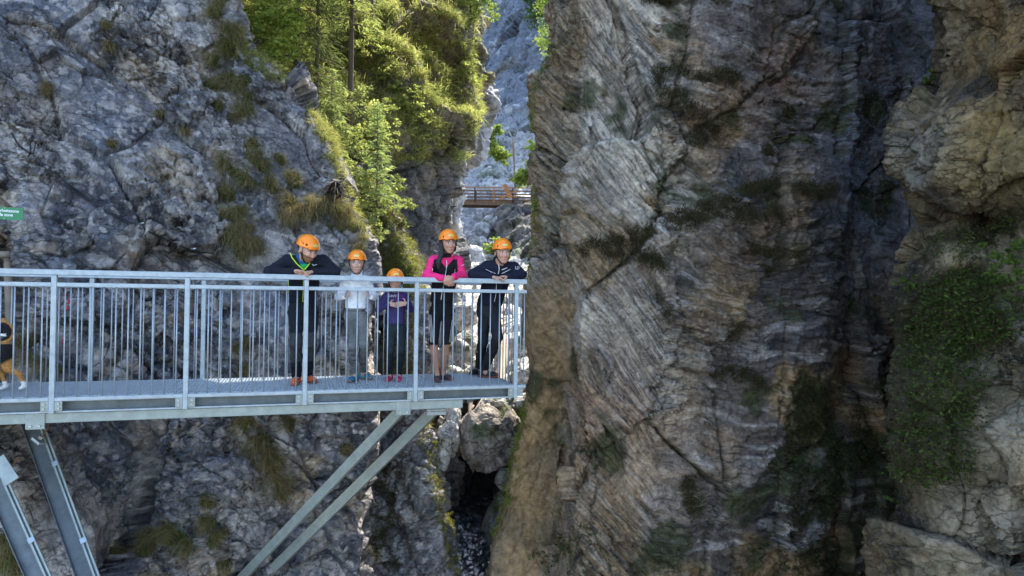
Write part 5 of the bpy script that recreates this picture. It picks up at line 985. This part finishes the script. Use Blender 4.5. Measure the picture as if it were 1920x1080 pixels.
P_, n_ = region('cliff_right', RL, 620); tag(plant_obj('hanging_grass', joinvf([blades(P_, n_, 20, .24, .0038, (.085, .060, .030), (.060, .048, .022), .5, 1.2, .04), blades(P_, n_, 7, .15, .004, (.06, .072, .018), (.04, .055, .014), .7, .7, .04)]), 'grass'), 'brown and dark green grass hanging along the ledges of the right cliff', 'grass', kind='stuff')
for lab, px, py, r_ in (('round grass tuft alone on the bare right cliff, lower of two', 1438, 283, 8), ('round grass tuft alone on the bare right cliff, upper of two', 1476, 213, 9)):
    P_, n_ = region('cliff_right', [(px, py, r_)], 12); tag(plant_obj('grass_tussock', blades(P_, n_, 26, .2, .0038, (.085, .060, .030), (.05, .055, .02), .5, 1.1, .03), 'grass', origin=P_[0]), lab, 'grass tussock')
# sunlit moss along the rims facing the gap
def rim(name, cl, pts, r, n, label, c1=(.17, .20, .02), c2=(.10, .13, .02), L=.10, cnt=14):
    P, nn, x, y, d, face = CL[cl]; w_ = np.zeros(len(P), bool)
    for px, py, rr in line(pts, r): w_ |= (np.hypot(x-px, y-py) < rr)
    I = np.where(w_)[0]; I = RNG.choice(I, min(n, len(I)), replace=False)
    tag(plant_obj(name, joinvf([blades(P[I], nn[I], cnt, L, .005, c1, c2, .9, .7, .03), leaves(P[I]+nn[I]*.03+RNG.normal(0, .02, (len(I), 3)), .018, np.tile(c1, (len(I), 1)))]), 'grass'), label, 'moss', kind='stuff')
rim('moss', 'rock_bank_left', [(798, 800), (805, 850), (812, 890), (824, 930), (834, 980), (845, 1030), (850, 1080)], 11, 330, 'sunlit yellow green moss and grass down the right edge of the left bank', (.26, .25, .04), (.16, .15, .03), .12)
rim('moss', 'cliff_right', [(999, 745), (988, 775), (978, 810), (968, 850), (960, 890), (948, 940), (938, 975), (928, 1000)], 8, 280, 'bright green moss along the lower left edge of the right cliff', L=.09)
rim('moss', 'cliff_right', [(1038, 95), (1022, 120), (1008, 145), (1001, 175), (1002, 240)], 9, 160, 'bright green moss on the upper left shoulder of the right cliff', L=.09)
rim('moss', 'cliff_right', [(1010, 480), (1000, 500), (996, 520), (1005, 400), (1010, 330)], 8, 120, 'green moss where the right cliff nears the walkway end', L=.07)
rim('hillside_grass', 'cliff_left', [(436, 60), (455, 100), (500, 128), (520, 140)], 12, 200, 'straw and green grass fringe on the upper ridge of the left cliff', (.32, .30, .10), (.15, .18, .04), .20, 16)
rim('hillside_grass', 'cliff_left', [(585, 215), (610, 262), (630, 310), (640, 350), (648, 395), (668, 425), (685, 450)], 10, 330, 'straw and green grass fringe on the sloping ridge around the root stump', (.34, .31, .10), (.15, .18, .04), .20, 16)
# yellow leafy growth in the cleft behind the children and up the bank
P_, n_ = region('rock_bank_left', [(735, 560, 30), (748, 600, 26), (742, 650, 28), (760, 690, 26), (730, 700, 20), (765, 630, 20)], 500); k = 16; C_ = np.repeat(P_, k, 0)+RNG.normal(0, .07, (len(P_)*k, 3)); tt = RNG.uniform(0, 1, (len(C_), 1)); tag(plant_obj('undergrowth', leaves(C_, .022, np.array([.30, .25, .04])*(1-tt)+np.array([.14, .12, .04])*tt)), 'yellow leaves and brown litter in the cleft behind the small girl', 'undergrowth', kind='stuff')
P_, n_ = region('rock_bank_left', line([(690, 345), (725, 410), (752, 455), (775, 505), (780, 540)], 22)+line([(690, 400), (720, 460), (745, 510)], 26), 520); tag(plant_obj('hillside_grass', joinvf([blades(P_, n_, 16, .22, .005, (.22, .20, .05), (.13, .14, .03), .8, .8, .05), leaves(np.repeat(P_, 8, 0)+RNG.normal(0, .08, (len(P_)*8, 3)), .022, np.tile((.15, .19, .03), (len(P_)*8, 1))*RNG.uniform(.5, 1.4, (len(P_)*8, 1)))]), 'grass'), 'sunlit yellow green grass on the rib of rock behind the walkway', 'grass', kind='stuff')
P_, n_ = region('rock_bank_left', [(715, 890, 26), (720, 930, 26), (715, 980, 26), (705, 1030, 24), (735, 1050, 20)], 260); tag(plant_obj('moss', blades(P_, n_, 16, .13, .005, (.075, .080, .018), (.06, .045, .02), .9, .8, .05), 'grass'), 'dark green moss in the recess under the walkway', 'moss', kind='stuff')
# hillside tussock cover
P, nn, x, y, d, face = CL['hillside']; okk = (face > .03) & (x > 380) & (x < 900) & (y > -120) & (nn[:, 2] > -.35) & (P[:, 2] > 3.3-.35*noise(P*.8, 7)+.02*(18-d)) & ((y < 300) | (x < 760))
I = np.where(okk)[0]; wt = np.clip(.35+nn[I][:, 2]+1.6*noise(P[I]*1.3, 501), .03, None); wt /= wt.sum(); I = RNG.choice(I, min(3600, len(I)), replace=False, p=wt)
V1 = blades(P[I], nn[I], 18, .30, .010, (.42, .39, .15), (.22, .28, .07), .6, 1.0, .07); J1 = RNG.choice(I, 1500, replace=False); V2 = leaves(np.repeat(P[J1], 14, 0)+RNG.normal(0, .11, (len(J1)*14, 3)), .035, np.tile((.24, .30, .07), (len(J1)*14, 1))*RNG.uniform(.5, 1.5, (len(J1)*14, 1)))
tag(plant_obj('hillside_grass', joinvf([V1, V2]), 'grass'), 'green and straw coloured grass tussocks covering the sunlit hillside left of the gap', 'grass', kind='stuff')
# ---- trees
def tree_root(name, base, label, cat, grp=None): return empty(name, base, label, cat, grp)
def conifer(base, H, R, label, name='spruce_tree', cat='spruce', kind='spruce', col1=(.045, .075, .018), col2=(.09, .12, .03), nb=150, lean=(0, 0), start=.08, needle=.05, dens=1.0, tr=.07, sub=None):
    base = np.asarray(base, float); r = tree_root(name, base, label, cat); top = base+np.array([lean[0], lean[1], H])
    pts = [base+(top-base)*t+np.array([math.sin(t*5)*.03*H*.1, 0, 0]) for t in np.linspace(-.03, 1, 9)]; MB().tube(pts, [tr*(1-.9*t) for t in np.linspace(0, 1, 9)], 8).obj('trunk', M['bark'], r, True)
    P0 = []; P1 = []; W_ = []; Cc = []; br_m = MB()
    for i in range(nb):
        t = start+(1-start)*((i+RNG.uniform(0, 1))/nb); az = i*2.39996+RNG.normal(0, .3); L = R*(1-t)**.75*RNG.uniform(.65, 1.15)+.04*R; p = base+(top-base)*t; out = np.array([math.cos(az), math.sin(az), 0])
        if kind == 'spruce': rise, drop = .10, -.55
        else: rise, drop = .35, -.25
        S = max(5, int(9*L/R)); q = [p+out*L*s_+UP*L*(rise*s_+drop*s_*s_+(.12*s_**4)) for s_ in np.linspace(0, 1, S)]
        if L > .25*R and i % 2 == 0: br_m.tube(q, [.012*(1-.8*s_)+.002 for s_ in np.linspace(0, 1, S)], 4, False)
        sd = np.cross(out, UP)
        m = int(dens*34*L/R)+8; s_ = RNG.uniform(.12, 1, m); k = np.clip((s_*(S-1)).astype(int), 0, S-2); f = s_*(S-1)-k; q = np.array(q); c = q[k]*(1-f)[:, None]+q[k+1]*f[:, None]
        w_ = (1-s_*.75)*.42*L+.03; off = RNG.uniform(-1, 1, m)*w_; hangd = -np.abs(RNG.normal(0, .10 if kind == 'spruce' else .07, m))*(.3+s_)*L*1.1; c2 = c+sd*off[:, None]+out*(np.abs(off)*.35)[:, None]+UP*hangd[:, None]
        dirv = out*.55+sd*(np.sign(off)*.65)[:, None]+UP*(-.45 if kind == 'spruce' else -.25)+RNG.normal(0, .25, (m, 3)); dirv /= np.linalg.norm(dirv, axis=1, keepdims=True); ln = needle*RNG.uniform(.8, 2.2, m)[:, None]
        P0.append(c2-dirv*ln); P1.append(c2+dirv*ln); wv = np.cross(dirv, RNG.normal(size=(m, 3))); wv /= np.linalg.norm(wv, axis=1, keepdims=True); W_.append(wv*needle*.20); tt = RNG.uniform(0, 1, (m, 1)); Cc.append((np.array(col1)*(1-tt)+np.array(col2)*tt)*RNG.uniform(.7, 1.25))
    br_m.obj('limb', M['bark'], r, True); plant_obj('crown', quads(np.concatenate(P0), np.concatenate(P1), np.concatenate(W_), np.concatenate(Cc)), 'leaf', r); return r
def leafy(base, clumps, n, size, label, name='leafy_tree', cat='tree', col1=(.11, .17, .02), col2=(.20, .25, .03), tr=.035, grp=None, mat='leaf'):
    """clumps: list of (x,y,z offset, radius)"""
    base = np.asarray(base, float); r = tree_root(name, base, label, cat, grp); m = MB(); cs = np.array([c[:3] for c in clumps], float)+base; top = cs.mean(0)
    m.tube([base-UP*.1, base*.55+top*.45+RNG.normal(0, .04, 3), top], [tr, tr*.7, tr*.3], 7).obj('trunk', M['bark'], r, True)
    for c in cs: s0 = base*.5+top*.5; MB().tube([s0, (s0+c)/2+RNG.normal(0, .05, 3), c], [tr*.45, tr*.3, tr*.12], 5).obj('limb', M['bark'], r, True)
    Cc = []; K = []
    tot = sum(c[3]**2 for c in clumps)
    for c, cc in zip(clumps, cs):
        k = int(n*c[3]**2/tot); sub = cc+rnd(max(3, k//22))*c[3]*RNG.uniform(.25, 1.0, (max(3, k//22), 1)); j = RNG.integers(0, len(sub), k); Cc.append(sub[j]+RNG.normal(0, c[3]*.13, (k, 3))*np.array([1.2, 1.2, .6])); tt = (RNG.uniform(-.3, 1.2, len(sub))[j]*.6+RNG.uniform(0, .4, k))[:, None]; K.append(np.array(col1)*(1-tt)+np.array(col2)*tt)
    plant_obj('crown', leaves(np.concatenate(Cc), size, np.concatenate(K), .3), mat, r); return r
def hb(px, py, cl='hillside'): return at(cl, px, py)[0]
conifer(pix(553, 222, 13.2), 6.2, 1.25, 'tall dark spruce standing in front of the others above the left cliff edge', nb=170, start=.02, needle=.045, tr=.075, col1=(.055, .075, .025), col2=(.11, .13, .045))
conifer(pix(592, 205, 14.6), 6.0, 1.05, 'slimmer dark spruce just right of the tall front spruce', nb=120, start=.05, needle=.045, tr=.06, col1=(.06, .08, .028), col2=(.12, .14, .05))
conifer(pix(505, 190, 14.8), 5.0, .95, 'bushy spruce half hidden left of the tall front spruce', nb=150, start=.02, needle=.06, tr=.05, col1=(.09, .11, .035), col2=(.15, .17, .05))
conifer(pix(655, 235, 14.4), 6.0, 1.0, 'bright green larch with drooping fronds right of the two spruces', 'larch_tree', 'larch', 'spruce', (.13, .17, .05), (.22, .26, .09), nb=90, start=.35, needle=.05, dens=.7)
conifer(pix(620, 300, 12.6), 1.7, .60, 'low feathery conifer just right of the sloping cliff edge', 'larch_tree', 'larch', 'larch', (.16, .20, .07), (.25, .29, .10), nb=30, start=.1, needle=.035, tr=.02)
conifer(pix(704, 500, 12.3), 2.95, .62, 'slender young larch with bare lower trunk standing free behind the walkway', 'larch_tree', 'larch', 'larch', (.17, .23, .07), (.27, .33, .12), nb=75, start=.36, needle=.035, dens=1.0, tr=.028)
LF = lambda d: d/1280
leafy(pix(448, 130, 12.4), [(0, 0, .6, .42), (.45, .1, .75, .42), (.85, .2, .55, .38), (-.2, .1, 1.0, .4), (.4, .2, 1.15, .5), (.9, .3, 1.05, .4), (.65, 0, .3, .3)], 5200, .035, 'bright yellow green leafy tree at the top of the left cliff edge', col1=(.16, .22, .02), col2=(.30, .34, .05))
SH = [(693, 95, 17, .55, 'yellow green shrub on the hillside right of the big larch'), (655, 290, 12.9, .42, 'green shrub filling the slope below the big larch'), (640, 335, 12.2, .34, 'leafy shrub just right of the dark root stump'), (675, 372, 12.3, .42, 'pale green shrub left of the young larch trunk'), (735, 385, 12.9, .36, 'pale green shrub right of the young larch trunk'), (688, 440, 11.9, .36, 'yellow green shrub at the foot of the young larch'), (845, 118, 20, .6, 'bright shrub near the right brow of the hillside'), (872, 148, 19.5, .5, 'bright shrub at the right brow of the hillside, lowest there'), (800, 150, 19.5, .6, 'bright green shrub high in the middle of the hillside'), (780, 75, 20.5, .6, 'yellow green shrub below the dark top trees'), (745, 130, 18, .5, 'fresh green shrub left of the middle of the hillside'), (830, 215, 18.6, .45, 'small shrub on the tussocks above the overhanging rock'), (770, 215, 17, .5, 'fresh green shrub right above the grey rock face'), (860, 60, 21.5, .55, 'light shrub beside the tall pale tree'), (720, 165, 17, .45, 'small fresh green shrub over the young larch'), (700, 255, 15, .6, 'green shrub left of the young larch top'), (668, 215, 14, .5, 'dense shrub under the drooping larch fronds'), (612, 250, 12.6, .36, 'shrub right behind the pointed rock of the left cliff')]
for i, (px, py, dd, r_, lab) in enumerate(SH):
    bs = pix(px, py+r_*.6*FOC/dd*.5, dd); leafy(bs, [(0, 0, r_*.7, r_*.8), (r_*.7, 0, r_*.4, r_*.6), (-r_*.7, .1, r_*.5, r_*.6), (.1, 0, r_*1.3, r_*.6)], 900, .030 if dd < 15 else .04, lab, 'shrub', 'shrub', (.14, .17, .05) if i % 3 else (.18, .21, .05), (.28, .31, .10), .015)
for px, py, dd, h, lab in ((885, 110, 22, 3.2, 'tall pale green tree at the right edge of the hillside'), (760, 60, 22, 2.6, 'dark green tree at the top middle of the hillside'), (820, 40, 24, 2.6, 'dark green tree near the top right of the hillside'), (725, 30, 21, 2.2, 'thin dark tree right of the larch at the top of the photo')):
    q = (px in (760, 820)); leafy(pix(px, py, dd), [(RNG.normal(0, .35), RNG.normal(0, .3), h*t, .55) for t in (.3, .45, .6, .75, .9, 1.05)], 3000, .05, lab, 'leafy_tree', 'tree', (.05, .08, .015) if q else (.12, .17, .04), (.09, .12, .025) if q else (.2, .25, .07), .05)
for px, dd, l in ((698, 18, 'thin bare trunk at the top of the hillside, right one of two'), (680, 18.5, 'thin bare trunk at the top of the hillside, left one of two')): log(pix(px, 60, dd), pix(px-1, -120, dd), .045, l, 'bare_trunk')
log(pix(715, 85, 17.5), pix(762, 118, 17), .02, 'bare dead branch lying across the hillside', 'dead_branch', seg=5); log(pix(735, 62, 17.5), pix(770, 20, 17.4), .016, 'bare dead branch rising from the hillside', 'dead_branch', seg=5)
# far side vegetation
for px, py, dd, cl, n, lab in ((1028, 95, 52, [(0, 0, 1, 1.5), (.6, 0, 3, 1.8), (-.2, 0, 4.6, 1.4), (1, 0, 6, 2)], 4500, 'bright green trees beside the top left edge of the right cliff'), (990, 345, 44, [(0, 0, .6, .9), (.5, 0, 1.4, .8), (-.5, 0, .3, .6), (.9, 0, .6, .8), (.3, 0, 2.2, .6)], 3500, 'bright yellow green bush beside the far wooden bridge'), (925, 290, 48, [(0, 0, .3, .7), (-.3, 0, 1.1, .6), (.2, 0, 1.7, .5), (.7, 0, -.2, .6)], 2600, 'tall yellow green bush on the scree above the wooden bridge'), (918, 478, 34, [(0, 0, .2, .4), (.4, 0, .5, .4), (.8, 0, .1, .4)], 1400, 'green bush in the scree left of the navy man helmet')):
    leafy(pix(px, py, dd), cl, n, .10 if dd > 40 else .07, lab, 'bush', 'bush', (.14, .20, .025), (.24, .30, .05), .08)
leafy(pix(1005, 40, 70), [(0, 0, 1, 1.6), (1.5, 0, 2.5, 1.8), (-.8, 0, 3, 1.4), (2, 0, 5, 2), (.4, 0, 5.5, 1.6)], 5000, .14, 'dark green trees on the far slope at the top of the gap', 'leafy_tree', 'tree', (.05, .09, .03), (.09, .14, .04), .12)
log(pix(966, 352, 45), pix(962, 258, 45), .07, 'thin bare snag standing behind the wooden bridge', 'bare_trunk')
log(pix(993, 347, 43), pix(997, 318, 43), .14, 'broken dark trunk stub in the bush by the wooden bridge', 'tree_stub', mat=M['bark'])
# dark root stump
bs = pix(628, 365, 10.4); m = MB(); m.tube([bs+np.array([.0, .15, -.1]), bs+np.array([0, .05, .1]), bs+np.array([.03, 0, .22])], [.10, .12, .07], 9)
for i in range(60):
    a = rnd(1)[0]; a[2] = -abs(a[2])*.8+.15; q = bs+UP*RNG.uniform(-.02, .2)+a*.08; m.tube([q, q+a*RNG.uniform(.06, .16)+np.array([0, -.03, -.05]), q+a*.18+np.array([0, -.04, -.17*RNG.uniform(.3, 1)])], [.012, .007, .003], 4, False)
m.obj('root_stump', var_mat('dark_roots', (.03, .022, .015), .9, amp=.5, scale=20), None, True); tag(bpy.data.objects['root_stump'], 'dark upturned root stump on the edge of the left cliff', 'stump')
# right side undergrowth
def under(cl, polys, n, k, sz, spread, c1, c2, label, name='undergrowth', grass=True):
    P_, n_ = region(cl, polys, n); C_ = np.repeat(P_+n_*.05, k, 0)+RNG.normal(0, spread, (len(P_)*k, 3)); tt = np.repeat(RNG.uniform(0, 1, len(P_)), k)[:, None]; parts = [leaves(C_, sz, (np.array(c1)*(1-tt)+np.array(c2)*tt)*RNG.uniform(.6, 1.3, (len(C_), 1)), .4)]
    if grass: parts.append(blades(P_, n_, 8, .16, .004, (.10, .075, .035), (.07, .055, .03), .8, 1., .06))
    tag(plant_obj(name, joinvf(parts)), label, 'undergrowth', kind='stuff')
under('cliff_far_right', [(1720, 620, 26), (1760, 600, 30), (1800, 590, 34), (1730, 680, 30), (1770, 680, 36), (1820, 640, 32), (1740, 740, 30), (1780, 750, 32), (1720, 800, 26), (1760, 820, 30), (1700, 870, 20), (1740, 880, 22), (1860, 590, 26), (1900, 600, 30), (1800, 540, 26), (1850, 540, 26), (1760, 550, 24), (1810, 700, 30), (1800, 780, 28), (1790, 860, 26)], 620, 16, .022, .07, (.035, .06, .012), (.085, .12, .022), 'green leafy undergrowth covering the dark shelf of the far right buttress')
under('cliff_far_right', line([(1740, 470), (1790, 445), (1840, 425), (1915, 405)], 14)+line([(1780, 480), (1850, 460), (1915, 450)], 14), 130, 10, .018, .05, (.06, .08, .02), (.10, .12, .03), 'low plants and dry grass on the sloping ledge of the far right buttress')
under('cliff_right', [(1620, 760, 26), (1650, 740, 22), (1600, 800, 24), (1640, 800, 22), (1590, 570, 14), (1620, 590, 12), (1570, 850, 26), (1530, 800, 26), (1490, 870, 26), (1610, 850, 20), (1550, 930, 24), (1480, 960, 26), (1500, 1040, 28), (1090, 1000, 14), (1060, 1020, 14), (1010, 1040, 14), (1040, 1060, 14)], 330, 10, .024, .07, (.03, .05, .014), (.05, .08, .02), 'dark green leaves in the shadowed cleft and foot of the right cliff')
for i, (px, py, lab) in enumerate(((1700, 540, 'small leafy plant sticking out of the far right buttress edge beside the dark cleft'), (1905, 500, 'light green maple sapling leaning in at the right edge'), (1665, 930, 'small leafy sprig at the buttress foot, above the lowest sprig'), (1650, 1000, 'lowest small leafy sprig at the foot of the far right buttress'), (1745, 165, 'green tuft on the shoulder of the far right buttress'), (1700, 235, 'small green sprig on the nose of the far right buttress'), (1905, 545, 'dark green shrub at the right edge below the maple sapling'), (1720, 620, 'leafy fern at the left rim of the shelf on the far right buttress'))):
    p = at('cliff_far_right', px, py)[0]; s_ = .20 if px > 1880 else .10; leafy(p+np.array([0, -.03, 0]), [(-s_*1.2, -.1, s_*.6, s_), (0, -.05, s_*.8, s_), (-s_*.4, -.1, s_*.2, s_*.8)], 320 if s_ > .15 else 130, .026, lab, 'small_plant', 'plant', (.06, .11, .015), (.13, .19, .03), .006)
